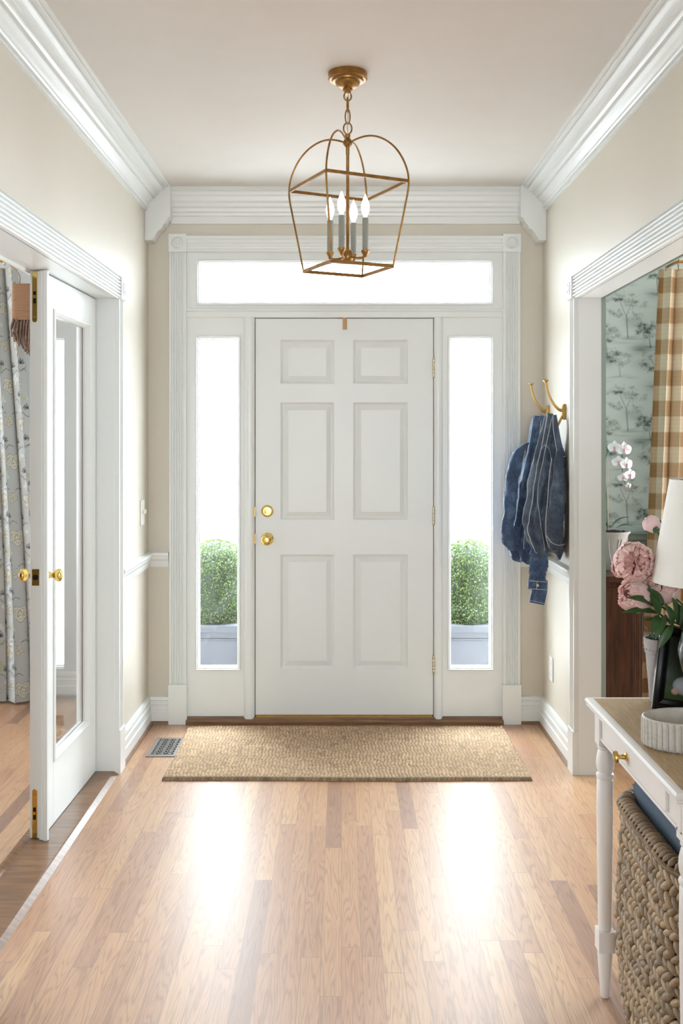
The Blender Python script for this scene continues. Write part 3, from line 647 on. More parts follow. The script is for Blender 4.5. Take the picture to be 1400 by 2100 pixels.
m.v = [tuple(map(float, p)) for p in np.stack([Xw, Yw, Zw], -1).reshape(-1, 3)]; m.c = [tuple(map(float, c)) for c in C.reshape(-1, 4)]
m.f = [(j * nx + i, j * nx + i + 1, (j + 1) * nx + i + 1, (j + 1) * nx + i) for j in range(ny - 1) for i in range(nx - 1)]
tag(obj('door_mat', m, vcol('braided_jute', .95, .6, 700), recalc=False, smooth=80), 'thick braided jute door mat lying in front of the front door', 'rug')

# ------------------------------------------------------------------ floor register
vt = thing('floor_register', (-.83, 4.74, 0), 'pewter scrollwork floor vent register between left wall and jute mat', 'vent')
vx0, vx1, vy0, vy1 = -.902, -.762, 4.583, 4.872
m = MB(); m.box(vx0, vx1, vy0, vy0 + .020, 0, .005); m.box(vx0, vx1, vy1 - .020, vy1, 0, .005); m.box(vx0, vx0 + .018, vy0 + .02, vy1 - .02, 0, .005); m.box(vx1 - .018, vx1, vy0 + .02, vy1 - .02, 0, .005)
obj('rim', m, M_vent, vt, bevel=.0012)
m = MB(); m.box(vx0 + .018, vx1 - .018, vy0 + .02, vy1 - .02, .0004, .0010); tag(obj('duct_shade_plate', m, M_dark, vt), 'black plate under grille painted as duct shade')  # dark plate instead of a duct, shade is painted
m = MB(); rows = 7; cols = 3
for i in range(cols):
    for j in range(rows):
        cx = vx0 + .018 + (i + .5) * (vx1 - vx0 - .036) / cols; cy = vy0 + .02 + (j + .5) * (vy1 - vy0 - .04) / rows; r = .0155
        for s in (1, -1):
            pts = [(cx + s * (.002 + r * (1 - k / 14) * math.cos(k * .42)), cy + s * r * (1 - k / 16) * math.sin(k * .42) * 1.1, .0035) for k in range(15)]
            m.tube(pts, .0024, 6)
        m.tube([(cx - .018, cy - .018, .0035), (cx + .018, cy + .018, .0035)], .0018, 6); m.tube([(cx - .018, cy + .018, .0032), (cx + .018, cy - .018, .0032)], .0018, 6)
obj('scroll_grille', m, M_vent, vt)

# ------------------------------------------------------------------ switch and outlet
ls = thing('light_switch', (XL, 4.968, 1.06), 'white double light switch plate on the left wall above the chair rail', 'switch')
m = MB(); m.box(XL, XL + .006, 4.92, 5.005, 1.035, 1.160); obj('plate', m, M_plate, ls, bevel=.002)
for yy in (4.945, 4.980):
    m = MB(); m.box(XL + .006, XL + .020, yy - .005, yy + .005, 1.092, 1.112); obj('toggle', m, M_plate, ls, bevel=.0015)
ol = thing('wall_outlet', (XR, 4.90, .28), 'white wall outlet plate low on the right wall', 'outlet')
m = MB(); m.box(XR - .006, XR, 4.865, 4.938, .275, .392); obj('plate', m, M_plate, ol, bevel=.002)
for zz in (.305, .362):
    m = MB(); m.box(XR - .0075, XR - .0055, 4.888, 4.916, zz - .012, zz + .012); obj('socket', m, M_plate, ol, bevel=.001)

# ------------------------------------------------------------------ coat hooks and denim jackets
def coat_hook(Y, z, label):
    t = thing('coat_hook', (XR, Y, z), label, 'hook', 'brass coat hooks on the right wall')
    m = MB(); pts = [(0, -.035), (.004, -.038), (.012, -.032), (.016, -.018), (.017, 0), (.016, .020), (.012, .032), (.004, .038), (0, .035)]
    m.prism([(XR - a, Y - .012, z + b) for a, b in pts], (0, .024, 0)); obj('backplate', m, M_brassdull, t, bevel=.002)
    m = MB(); pth = smoothpath([(XR - .012, Y, z + .005), (XR - .030, Y, z + .012), (XR - .056, Y, z + .040), (XR - .078, Y, z + .085), (XR - .090, Y, z + .138)], 24)
    m.tube(pth, [.0075 - .003 * k / len(pth) for k in range(len(pth))], 10); m.lathe([(.004, .134), (.006, .138), (.0125, .143), (.0125, .147), (.006, .150), (.001, .151)], (XR - .090, Y, z), 20)
    obj('upper_prong', m, M_brassdull, t, smooth=50)
    m = MB(); pth = smoothpath([(XR - .012, Y, z - .015), (XR - .030, Y, z - .055), (XR - .052, Y, z - .090), (XR - .072, Y, z - .080), (XR - .078, Y, z - .062)], 20)
    m.tube(pth, .0055, 10); m.lathe([(.004, -.064), (.006, -.060), (.0115, -.056), (.0115, -.053), (.001, -.050)], (XR - .078, Y, z), 20)
    obj('lower_prong', m, M_brassdull, t, smooth=50)
coat_hook(4.61, 1.590, 'curved brass coat hook nearest the dining room opening, holding the closer denim jacket')
coat_hook(4.97, 1.595, 'curved brass coat hook nearest the front wall, holding the farther denim jacket')

def cloth_loft(secs, folds, n=120, m_=140, seed=0, wr=.004):
    """secs: (py, px_left, px_right, ycentre, halfdepth) in the plane of the hook"""
    secs = sorted(secs); py = np.array([s[0] for s in secs], float)
    def g(k, y): return float(np.interp(y, py, [s[k] for s in secs]))
    rows = np.linspace(py[0], py[-1], m_)
    def pt(th, y, off=0.0):
        yc = g(3, y); sc = yc / FP; x0 = (g(1, y) - 700) * sc; x1 = (g(2, y) - 700) * sc
        z = CZ - (y - HY) * sc; cx = (x0 + x1) / 2; rx = (x1 - x0) / 2; ry = g(4, y)
        q = (y - py[0]) / (py[-1] - py[0]); a = min(1, q * 3 + .15)
        dd = 0
        for (k, amp, ph, dr) in folds: dd += amp * math.cos(k * th + ph + dr * q)
        dd += .22 * noise.noise((math.cos(th) * 2.2 + seed, math.sin(th) * 2.2, q * 6)) + .16 * noise.noise((math.cos(th) * 5 + seed + q * 3, math.sin(th) * 5, q * 12 + 3))
        crease = -.55 * abs(noise.noise((math.cos(th) * 1.5 + 7 + seed, math.sin(th) * 1.5, q * 4.5))) ** .5
        f = 1 + a * (dd + crease) * .85
        cth, sth = math.cos(th), math.sin(th)
        return Vector((cx + rx * cth * (.55 + .45 * f) + off * cth, yc + (ry * sth) * f + off * sth, z + .006 * noise.noise((cth * 2, sth * 2, q * 9 + seed)) + q ** 6 * .022 * math.sin(2 * th + seed)))
    return rows, pt, n
def loft_mesh(rows, pt, n):
    m = MB(); vs = [pt(2 * PI * k / n, y) for y in rows for k in range(n)]
    for v in vs: v.x = min(v.x, XR - .004)
    fs = [(i * n + k, i * n + (k + 1) % n, (i + 1) * n + (k + 1) % n, (i + 1) * n + k) for i in range(len(rows) - 1) for k in range(n)]
    fs.append(tuple(range(n))[::-1])
    # bottom: turn inward and up a little so that the hem reads as an open dark inside
    base = len(vs); L = (len(rows) - 1) * n; cc = sum((vs[L + k] for k in range(n)), Vector()) / n
    inner = [vs[L + k].lerp(cc, .12) + Vector((0, 0, .002)) for k in range(n)]; inner2 = [vs[L + k].lerp(cc, .2) + Vector((0, 0, .06)) for k in range(n)]
    vs += inner + inner2
    for k in range(n):
        k2 = (k + 1) % n; fs.append((L + k, L + k2, base + k2, base + k)); fs.append((base + k, base + k2, base + n + k2, base + n + k))
    fs.append(tuple(range(base + n, base + 2 * n)))
    m.add(vs, fs); return m
def seam(pt, secs, path, r=.0016, off=.0035):
    secs = sorted(secs); py = [s[0] for s in secs]; out = []
    pp = smoothpath([(a, b, 0) for a, b in path], 40)
    for p in pp:
        y = p.y; x0 = np.interp(y, py, [s[1] for s in secs]); x1 = np.interp(y, py, [s[2] for s in secs])
        c = max(-.985, min(.985, (p.x - (x0 + x1) / 2) / ((x1 - x0) / 2))); th = -math.acos(c)
        out.append(pt(th, y, off))
    m = MB(); m.tube(out, r, 6); return m
def sleeve(parent, path, ra, flat, mat_, name='sleeve', seed=0):
    pts = smoothpath(path, 60); n = 28; vs = []; fs = []
    rad = np.interp(np.linspace(0, 1, len(pts)), np.linspace(0, 1, len(ra)), ra)
    for i, p in enumerate(pts):
        for k in range(n):
            th = 2 * PI * k / n; r = rad[i] * (1 + .16 * noise.noise((math.cos(th) * 1.4 + seed, math.sin(th) * 1.4, i * .14)) + .07 * math.cos(3 * th + i * .06))
            r *= 1 - .30 * abs(noise.noise((seed + 4 + math.cos(th) * 1.3, math.sin(th) * 1.3 + i * .05, i * .22))) ** .6
            vs.append(p + Vector((r * math.cos(th), r * flat * math.sin(th), 0)))
    for v in vs: v.x = min(v.x, XR - .003)
    for i in range(len(pts) - 1):
        for k in range(n): fs.append((i * n + k, i * n + (k + 1) % n, (i + 1) * n + (k + 1) % n, (i + 1) * n + k))
    fs += [tuple(range(n))[::-1], tuple(range((len(pts) - 1) * n, len(pts) * n))]
    m = MB(); m.add(vs, fs); return obj(name, m, mat_, parent, smooth=80)

# farther jacket
jf = thing('denim_jacket', (XR - .04, 4.95, 1.57), 'blue denim jacket hanging on the farther hook beside the front wall', 'jacket', 'denim jackets on the coat hooks')
sf = [(853, 1094, 1116, 4.955, .020), (864, 1088, 1120, 4.955, .035), (900, 1080, 1124, 4.955, .055), (950, 1070, 1126, 4.955, .075), (1000, 1058, 1122, 4.955, .085), (1050, 1050, 1116, 4.955, .085), (1100, 1042, 1110, 4.955, .085), (1130, 1040, 1104, 4.955, .080), (1146, 1046, 1102, 4.955, .070)]
ff = [(3, .20, .5, 1.2), (5, .18, 2.0, -1.5), (8, .14, .3, 2.0), (13, .05, 1, -2)]
rows, ptf, n = cloth_loft(sf, ff, seed=1)
obj('body', loft_mesh(rows, ptf, n), M_denim, jf, smooth=80)
sleeve(jf, [P(1080, 908, 4.91), P(1064, 925, 4.90), P(1053, 960, 4.89), P(1048, 1010, 4.88), P(1044, 1060, 4.88), P(1040, 1105, 4.88), P(1050, 1128, 4.88)], [.012, .030, .036, .036, .034, .032, .026], 1.1, M_denim, seed=2)
for pth in ([(1092, 858), (1084, 905), (1072, 950), (1062, 1000)], [(1106, 864), (1096, 930), (1085, 1000), (1072, 1060), (1068, 1120)]):
    obj('seam', seam(ptf, sf, pth), M_stitch, jf)
m = MB(); rws = np.linspace(1120, 1146, 8); vs = [ptf(2 * PI * k / 96, y, .004) for y in rws for k in range(96)]
for v in vs: v.x = min(v.x, XR - .003)
m.add(vs, [(i * 96 + k, i * 96 + (k + 1) % 96, (i + 1) * 96 + (k + 1) % 96, (i + 1) * 96 + k) for i in range(7) for k in range(96)]); o = obj('waistband', m, M_denim, jf, smooth=80)
# nearer jacket
jn = thing('denim_jacket', (XR - .04, 4.62, 1.57), 'faded grey blue denim jacket hanging on the nearer hook beside the dining room opening', 'jacket', 'denim jackets on the coat hooks')
sn = [(848, 1121, 1133, 4.625, .018), (858, 1115, 1139, 4.625, .030), (890, 1107, 1146, 4.62, .050), (915, 1101, 1153, 4.615, .062), (935, 1098, 1159, 4.615, .070), (980, 1090, 1159, 4.61, .085), (1030, 1082, 1160, 4.60, .090), (1070, 1076, 1160, 4.60, .090), (1100, 1084, 1160, 4.60, .085), (1122, 1098, 1158, 4.60, .075), (1140, 1106, 1150, 4.60, .060)]
fn = [(3, .22, 2.2, 1.0), (4, .18, .5, -1.2), (7, .16, 1.3, 1.8), (12, .07, 0, 2)]
rows, ptn, n = cloth_loft(sn, fn, seed=5)
obj('body', loft_mesh(rows, ptn, n), M_denim2, jn, smooth=80)
sleeve(jn, [P(1146, 925, 4.50), P(1145, 955, 4.48), P(1144, 1000, 4.46), P(1141, 1050, 4.455), P(1138, 1095, 4.46), P(1142, 1128, 4.47)], [.016, .026, .032, .038, .042, .030], .75, M_denim2, seed=8)
m = MB(); pth = smoothpath([P(1131, 940, 4.455), P(1126, 975, 4.435), P(1123, 1020, 4.42), P(1119, 1065, 4.42), P(1119, 1100, 4.43), P(1126, 1125, 4.44)], 30); m.tube(pth, .0013, 6); obj('seam', m, M_stitch, jn)
m = MB(); pth = smoothpath([P(1120, 1098, 4.425), P(1130, 1112, 4.41), P(1145, 1118, 4.415), P(1158, 1116, 4.44)], 20); m.tube(pth, .0012, 6); obj('seam', m, M_stitch, jn)
sl = sleeve(jn, [P(1104, 1085, 4.60), P(1105, 1120, 4.60), P(1104, 1160, 4.60), P(1102, 1190, 4.60)], [.036, .042, .046, .043], .45, M_denim, 'sleeve', seed=3)
cf = MB(); Mc = Matrix.Translation(P(1102, 1199, 4.60)) @ Matrix.Rotation(math.radians(4), 4, 'Y')
def cuff(mb, Mx, w, d, h):
    n = 40; vs = []; fs = []
    for j in range(6):
        for k in range(n):
            th = 2 * PI * k / n; c_, s_ = math.cos(th), math.sin(th); e = .6
            vs.append(Mx @ Vector((w * math.copysign(abs(c_) ** e, c_), d * math.copysign(abs(s_) ** e, s_) * (1 + .1 * math.cos(3 * th)), h * (j / 5 - .5))))
    for j in range(5):
        for k in range(n): fs.append((j * n + k, j * n + (k + 1) % n, (j + 1) * n + (k + 1) % n, (j + 1) * n + k))
    fs += [tuple(range(n))[::-1], tuple(range(5 * n, 6 * n))]; mb.add(vs, fs)
cuff(cf, Mc, .045, .022, .043); cfo = obj('cuff', cf, M_denim, jn, smooth=50)
m = MB(); c = P(1100, 1199, 4.60); m.lathe([(.0062, 0), (.0062, .002), (.004, .003), (.001, .0032)], (c.x, 4.60 - .0225, c.z), 18, RX); obj('button', m, M_hinge, cfo, smooth=40)
m = MB()
for zz in (.018, -.018): m.tube([Mc @ Vector((-.042 + .084 * k / 10, -.0235, zz)) for k in range(11)], .0011, 5)
m.tube([Mc @ Vector((-.008, -.0240, .02 - .04 * k / 5)) for k in range(6)], .0011, 5); obj('stitching', m, M_stitch, cfo)
cf = MB(); Mc = Matrix.Translation(P(1103, 1222, 4.64)) @ Matrix.Rotation(math.radians(12), 4, 'Y'); cuff(cf, Mc, .036, .018, .070); cfo = obj('cuff', cf, M_denim, jn, smooth=50)
m = MB(); m.tube([Mc @ Vector((-.034 + .068 * k / 10, -.0195, -.026)) for k in range(11)], .0011, 5); obj('stitching', m, M_stitch, cfo)
for pth, r in (([(1121, 852), (1112, 890), (1102, 935), (1093, 985), (1084, 1035), (1080, 1075), (1088, 1105), (1102, 1128)], .0019), ([(1128, 858), (1118, 900), (1106, 950), (1098, 985), (1096, 1030), (1102, 1080), (1112, 1130)], .0014), ([(1104, 925), (1112, 913), (1122, 922), (1126, 945)], .0010)):
    obj('seam', seam(ptn, sn, pth, r), M_stitch, jn)
# collar panel folded beside the hook
m = MB(); q = [P(1133, 852, 4.57), P(1141, 850, 4.56), P(1146, 880, 4.53), P(1152, 912, 4.51), P(1160, 935, 4.50), P(1145, 937, 4.50), P(1139, 912, 4.52), P(1134, 880, 4.54)]
for v in q: v.x = min(v.x, XR - .006)
m.add(q + [v + Vector((0, .008, 0)) for v in q], [tuple(range(8)), tuple(range(8, 16))[::-1]] + [(i, i + 8, (i + 1) % 8 + 8, (i + 1) % 8) for i in range(8)]); co = obj('collar', m, M_denim2, jn, bevel=.002)
m = MB(); m.tube([v + Vector((0, -.002, 0)) for v in smoothpath([q[0], q[7], q[6], q[5], q[4]], 30)], .0013, 6); obj('stitching', m, M_stitch, co)
m = MB(); rws = np.linspace(1118, 1140, 8); vs = [ptn(2 * PI * k / 96, y, .004) for y in rws for k in range(96)]
for v in vs: v.x = min(v.x, XR - .003)
m.add(vs, [(i * 96 + k, i * 96 + (k + 1) % 96, (i + 1) * 96 + (k + 1) % 96, (i + 1) * 96 + k) for i in range(7) for k in range(96)]); obj('waistband', m, M_denim2, jn, smooth=80)

# ------------------------------------------------------------------ console table
TX0, TX1, TY0, TY1, TZ = .655, 1.028, 1.945, 2.665, .775
tb = thing('console_table', (TX0, TY1, 0), 'small off white console table with oak top and brass drawer knob against the right wall', 'table')
m = MB(); x0, x1, y0, y1 = TX0 + .010, TX1, TY0 + .010, TY1 - .010
nose = [(0, .750), (-.006, .7505), (-.010, .7545), (-.010, .757), (-.007, .7595), (-.013, .762), (-.014, .768), (-.010, .7735), (-.002, .7748)]
vs = []; rect = lambda d: [(x0 + d, y0 + d), (x1, y0 + d), (x1, y1 - d), (x0 + d, y1 - d)]
for dd, zz in nose:
    for (a, b) in rect(dd): vs.append((a, b, zz))
fs = [(i * 4 + k, i * 4 + (k + 1) % 4, i * 4 + 4 + (k + 1) % 4, i * 4 + 4 + k) for i in range(len(nose) - 1) for k in range(4)] + [(0, 1, 2, 3)[::-1], tuple(range(len(nose) * 4 - 4, len(nose) * 4))]
m.add(vs, fs); tp = obj('moulded_edge', m, M_table, tb)
m = MB(); m.box(x0 + .004, x1 - .001, y0 + .004, y1 - .004, .770, TZ); tag(obj('tabletop', m, M_oak, tb, bevel=.001), 'natural oak top')
ax0, ax1, ay0, ay1 = .672, 1.015, 1.975, 2.637
m = MB(); m.box(ax0 + .006, ax0 + .022, ay0, ay1, .682, .752); m.box(ax1 - .02, ax1, ay0, ay1, .682, .752); m.box(ax0, ax1, ay0 + .004, ay0 + .02, .682, .752); m.box(ax0, ax1, ay1 - .02, ay1 - .004, .682, .752)
m.box(ax0 + .003, ax0 + .010, ay0, ay1, .678, .686)
obj('apron', m, M_table, tb, bevel=.0015)
m = MB(); m.box(ax0 - .001, ax0 + .012, 2.065, 2.555, .692, .744); dr = obj('drawer', m, M_table, tb, bevel=.0015)
m = MB(); R = Matrix.Rotation(-PI / 2, 4, 'Y'); m.lathe([(.010, 0), (.010, .003), (.006, .006), (.005, .016), (.007, .019), (.0135, .022), (.0145, .026), (.0135, .029), (.001, .030)], (ax0 - .001, 2.345, .717), 28, R); tag(obj('knob', m, M_brass, dr, smooth=40), 'round brass knob')
def leg(cx, cy):
    m = MB(); s = .0215
    m.box(cx - s, cx + s, cy - s, cy + s, .664, .752)
    m.lathe([(.014, .666), (.016, .662), (.020, .660), (.020, .655), (.017, .652), (.019, .645), (.0225, .630), (.0235, .615), (.022, .602), (.019, .594), (.018, .590), (.0225, .587), (.0235, .582), (.0225, .577), (.019, .574), (.0215, .570), (.0222, .50), (.021, .40), (.0195, .30), (.0180, .19), (.0165, .178)], (cx, cy, 0), 32)
    m.box(cx - s, cx + s, cy - s, cy + s, .124, .178)
    m.lathe([(.012, .126), (.0175, .122), (.0195, .116), (.0195, .108), (.0155, .055), (.0115, .003), (.010, 0)], (cx, cy, 0), 32)
    obj('leg', m, M_table, tb, smooth=35, bevel=.001)
for (a, b) in ((.692, 2.616), (.6965, 1.988), (.994, 2.616), (.994, 1.988)): leg(a, b)
for yy in (2.616, 1.996):
    m = MB(); m.box(.712, .975, yy - .010, yy + .010, .135, .170); obj('stretcher', m, M_table, tb, bevel=.002)

# woven basket
bk = thing('woven_basket', (.84, 2.30, 0), 'chunky braided water hyacinth basket standing under the console table', 'basket')
bx0, bx1, by0, by1 = .686, 1.010, 2.035, 2.560
def rr_path(ins, n, rc=.11):
    x0, x1, y0, y1 = bx0 + ins, bx1 - ins, by0 + ins, by1 - ins; r = max(.03, rc - ins)
    segs = []; corners = [(x1 - r, y1 - r, 0), (x0 + r, y1 - r, PI / 2), (x0 + r, y0 + r, PI), (x1 - r, y0 + r, 1.5 * PI)]
    pts = []
    for (cx, cy, a0) in corners:
        for k in range(13): a = a0 + PI / 2 * k / 12; pts.append((cx + r * math.cos(a), cy + r * math.sin(a)))
    pts.append(pts[0]); L = [0]
    for i in range(1, len(pts)): L.append(L[-1] + math.hypot(pts[i][0] - pts[i - 1][0], pts[i][1] - pts[i - 1][1]))
    out = []
    for k in range(n):
        s = L[-1] * k / n; x = np.interp(s, L, [p[0] for p in pts]); y = np.interp(s, L, [p[1] for p in pts])
        s2 = s + .004; x2 = np.interp(s2 % L[-1], L, [p[0] for p in pts]); y2 = np.interp(s2 % L[-1], L, [p[1] for p in pts]); tx, ty = x2 - x, y2 - y; q = math.hypot(tx, ty) or 1
        out.append((x, y, tx / q, ty / q))
    return out, L[-1]
BH = .555
def b_ins(z):
    q = z / BH
    return .035 * max(0, 1 - q / .22) ** 2 + .006 * max(0, (q - .85) / .15) + .004 * math.sin(q * 9)
m = MB()
for layer in (.012, .030):
    vs = []; nn = 64; zs_ = np.linspace(.004, BH - .01, 14)
    for z in zs_:
        p, _ = rr_path(b_ins(z) + layer, nn)
        vs += [(a, b, z) for a, b, _, _ in p]
    fs = [(i * nn + k, i * nn + (k + 1) % nn, (i + 1) * nn + (k + 1) % nn, (i + 1) * nn + k) for i in range(13) for k in range(nn)]
    if layer == .030: fs.append(tuple(range(nn)))
    m.add(vs, fs, lin(70, 52, 36))
rowh = .0225; nrow = int((BH - .01) / rowh); rng = random.Random(2)
for i in range(nrow + 1):
    z = .012 + i * rowh; p, Lp = rr_path(b_ins(z) + .008, 10); nk = int(Lp / .0225); p, _ = rr_path(b_ins(z) + .008, nk)
    for k, (a, b, tx, ty) in enumerate(p):
        k2 = (k + .5 * (i % 2)); nx_, ny_ = ty, -tx
        tilt = math.radians(38 if i % 2 == 0 else -38) + rng.gauss(0, .12)
        T = Vector((tx, ty, 0)); Nn = Vector((ty, -tx, 0)); U_ = Vector((0, 0, 1))
        ea = (T * math.cos(tilt) + U_ * math.sin(tilt)); eb = Nn.cross(ea)
        Mx = Matrix(((ea.x, Nn.x, eb.x), (ea.y, Nn.y, eb.y), (ea.z, Nn.z, eb.z))).to_4x4()
        br = rng.uniform(.6, 1.2); col = (.40 * br, .285 * br, .175 * br, 1)
        off = (.5 if i % 2 else 0) * .0225
        m.ball((a + tx * off + Nn.x * rng.gauss(.002, .002), b + ty * off + Nn.y * rng.gauss(.002, .002), z + rng.gauss(0, .0015)), rng.uniform(.0195, .0225), rng.uniform(.0095, .0125), rng.uniform(.0085, .0105), 9, 6, Mx, col)
# rolled rim
p, Lp = rr_path(.010, 74)
for k, (a, b, tx, ty) in enumerate(p):
    T = Vector((tx, ty, 0)); Nn = Vector((ty, -tx, 0)); c0 = Vector((a, b, BH + .004)) - Nn * .008
    pts = [c0 + Nn * .017 * math.cos(q) + Vector((0, 0, .014 * math.sin(q))) + T * (.010 * q / PI - .005) for q in [2 * PI * j / 10 for j in range(10)]]
    br = rng.uniform(.6, 1.15); m.tube(pts, .0075, 6, True, (.36 * br, .25 * br, .15 * br, 1))
t = NT('water_hyacinth'); at = t.n('Attribute'); at.attribute_name = 'Col'; nz = t.noise(t.coord((1, 1, 1)), 260, 3)
t.l(t.mix(.5, at.outputs['Color'], t.ramp(nz, [(.35, (.55, .5, .45, 1)), (.65, (1, 1, 1, 1))]), 'MULTIPLY'), t.b.inputs['Base Color']); t.b.inputs['Roughness'].default_value = .5; t.bump(nz, .4, .002)
obj('basket_body', m, t.m, bk, smooth=60)
def pillow(name, c, sx, sy, sz, M, label):
    m = MB(); n = 40; vs = []; fs = []
    for s in (1, -1):
        for j in range(n + 1):
            for i in range(n + 1):
                u = 2 * i / n - 1; v = 2 * j / n - 1; e = ((1 - u ** 4) * (1 - v ** 4)); h = max(0, e) ** .5
                wr = .06 * noise.noise((u * 2.3 + s, v * 2.3, 1)) + .12 * abs(noise.noise((u * 1.2 + 4, v * 3 + s, 2)))
                vs.append(M @ Vector((sx * u * (1 - .06 * (1 - v * v)), sy * v * (1 - .06 * (1 - u * u)), s * sz * h * (1 - wr))) + Vector(c))
    K = (n + 1) * (n + 1)
    for s in (0, 1):
        for j in range(n):
            for i in range(n):
                q = (s * K + j * (n + 1) + i, s * K + j * (n + 1) + i + 1, s * K + (j + 1) * (n + 1) + i + 1, s * K + (j + 1) * (n + 1) + i); fs.append(q if s == 0 else q[::-1])
    m.add(vs, fs); return tag(obj(name, m, M_linen, smooth=80), label, 'cushion')
pillow('linen_pillow', (.868, 2.29, .566), .225, .140, .100, Matrix.Rotation(math.radians(90), 4, 'Z') @ Matrix.Rotation(math.radians(12), 4, 'X'), 'slate blue linen pillow tucked in the top of the woven basket')

# ---- things on the table
bw = MB(); nfl = 44; vs = []; cx, cy = .785, 2.245; rx, ry = .108, .076; prof_ = [(.90, .0), (.985, .004), (1.0, .010), (1.0, .055), (.985, .064), (.95, .066), (.90, .064), (.86, .055), (.82, .020), (.7, .012), (.01, .010)]
N = nfl * 10
for j, (r, z) in enumerate(prof_):
    for k in range(N):
        th = 2 * PI * k / N; fl = (1 - .085 * (1 - abs(math.sin(nfl * th / 2)))) if 0 < j < 4 else 1
        vs.append((cx + rx * r * fl * math.cos(th), cy + ry * r * fl * math.sin(th), TZ + z))
fs = [(i * N + k, i * N + (k + 1) % N, (i + 1) * N + (k + 1) % N, (i + 1) * N + k) for i in range(len(prof_) - 1) for k in range(N)] + [tuple(range(N))[::-1], tuple(range((len(prof_) - 1) * N, len(prof_) * N))]
bw.add(vs, fs); tag(obj('fluted_bowl', bw, M_marble, smooth=40), 'shallow oval fluted grey travertine bowl on the console table', 'bowl')

# picture frame
pf = thing('picture_frame', (.88, 2.55, TZ), 'black picture frame with a child photograph leaning on the console table', 'picture frame')
FM = Matrix.Translation((.794, 2.550, TZ + .0015)) @ Matrix.Rotation(math.radians(-6), 4, 'Z') @ Matrix.Rotation(math.radians(-4), 4, 'X') @ Matrix.Rotation(math.radians(7), 4, 'Y')
FW, FH = .175, .215
m = MB(); vs = []; rings = [(0, .014), (0, -.004), (.004, -.006), (.012, -.006), (.016, -.003), (.026, -.001), (.029, .004)]
for ins, dp in rings: vs += [FM @ Vector(v) for v in [(ins, dp, ins), (FW - ins, dp, ins), (FW - ins, dp, FH - ins), (ins, dp, FH - ins)]]
m.add(vs, [(i * 4 + k, i * 4 + (k + 1) % 4, i * 4 + 4 + (k + 1) % 4, i * 4 + 4 + k) for i in range(len(rings) - 1) for k in range(4)] + [(0, 1, 2, 3)])
m.add([FM @ Vector(v) for v in [(.07, .014, .15), (.10, .014, .15), (.10, .016, .15), (.07, .016, .15), (.07, .042, .012), (.10, .042, .012), (.10, .046, .012), (.07, .046, .012)]], [(0, 1, 2, 3), (4, 7, 6, 5), (0, 4, 5, 1), (1, 5, 6, 2), (2, 6, 7, 3), (3, 7, 4, 0)])
obj('frame', m, M_black, pf, bevel=.0008)
def photo_col(U, V):
    g = np.array([.08, .10, .07]); C = np.ones(U.shape + (3,)) * g
    nz = np.sin(U * 60 + 3 * np.sin(V * 40)) * np.sin(V * 52); C = C * (1 + .12 * nz[..., None]); C = C * (.8 - .5 * V[..., None])
    C[V < .22] = [.06, .10, .035]
    def el(cu, cv, su, sv, c): 
        k = np.clip(1.25 - ((U - cu) / su) ** 2 - ((V - cv) / sv) ** 2, 0, 1)[..., None] ** .5; C[:] = C * (1 - k) + np.array(c) * k
    el(.44, .24, .26, .14, (.60, .64, .74)); el(.62, .42, .11, .20, (.62, .66, .76)); el(.62, .72, .062, .085, (.62, .42, .32)); el(.62, .80, .075, .05, (.22, .13, .07)); el(.50, .50, .04, .10, (.6, .42, .33)); el(.22, .14, .08, .05, (.6, .42, .33))
    return np.concatenate([np.clip(C, 0, 1), np.ones(U.shape + (1,))], -1)
m = MB(); n = 90; us = np.linspace(0, 1, n); U, V = np.meshgrid(us, us); C = photo_col(U, V).reshape(-1, 4)
m.v = [tuple(FM @ Vector((.0275 + (FW - .055) * float(a), .0030, .0275 + (FH - .055) * float(b)))) for a, b in zip(U.ravel(), V.ravel())]; m.c = [tuple(map(float, c)) for c in C]
m.f = [(j * n + i, j * n + i + 1, (j + 1) * n + i + 1, (j + 1) * n + i) for j in range(n - 1) for i in range(n - 1)]
tag(obj('photograph', m, vcol('photo_print', .15), pf, recalc=False), 'photograph of a child in white sitting on grass')

# small pot with succulent
sp_ = thing('succulent_pot', (.836, 2.622, TZ), 'small grey clay pot with succulent behind the picture frame', 'potted plant')
cx, cy = .836, 2.616
m = MB(); m.lathe([(.024, TZ), (.026, TZ + .002), (.036, TZ + .128), (.0385, TZ + .130), (.042, TZ + .165), (.0415, TZ + .168), (.038, TZ + .168), (.036, TZ + .150), (.001, TZ + .150)], (cx, cy, 0), 40)
for k in range(24):
    a = 2 * PI * k / 24; m.ball((cx + .0392 * math.cos(a), cy + .0392 * math.sin(a), TZ + .140), .003, .003, .003, 6, 4)
obj('pot', m, M_pot, sp_, smooth=40)
def leaf_mesh(mb, base, tip, w, normal, curl=.1, n=8, col=None):
    base = Vector(base); tip = Vector(tip); d = tip - base; L = d.length; d.normalize(); nrm = Vector(normal); nrm = (nrm - d * nrm.dot(d)).normalized(); s = d.cross(nrm)
    vs = []; fs = []
    for i in range(n + 1):
        q = i / n; ww = w * math.sin(PI * min(1, q * .97 + .03)) ** .8 * (1 - .25 * q); c0 = base + d * L * q + nrm * (curl * L * math.sin(PI * q))
        vs += [c0 - s * ww + nrm * ww * .25, c0 - s * ww * .5 + nrm * ww * .05, c0, c0 + s * ww * .5 + nrm * ww * .05, c0 + s * ww + nrm * ww * .25]
    for i in range(n):
        for k in range(4): fs.append((i * 5 + k, i * 5 + k + 1, i * 5 + 6 + k, i * 5 + 5 + k))
    mb.add(vs, fs, col)
m = MB(); rg = random.Random(4)
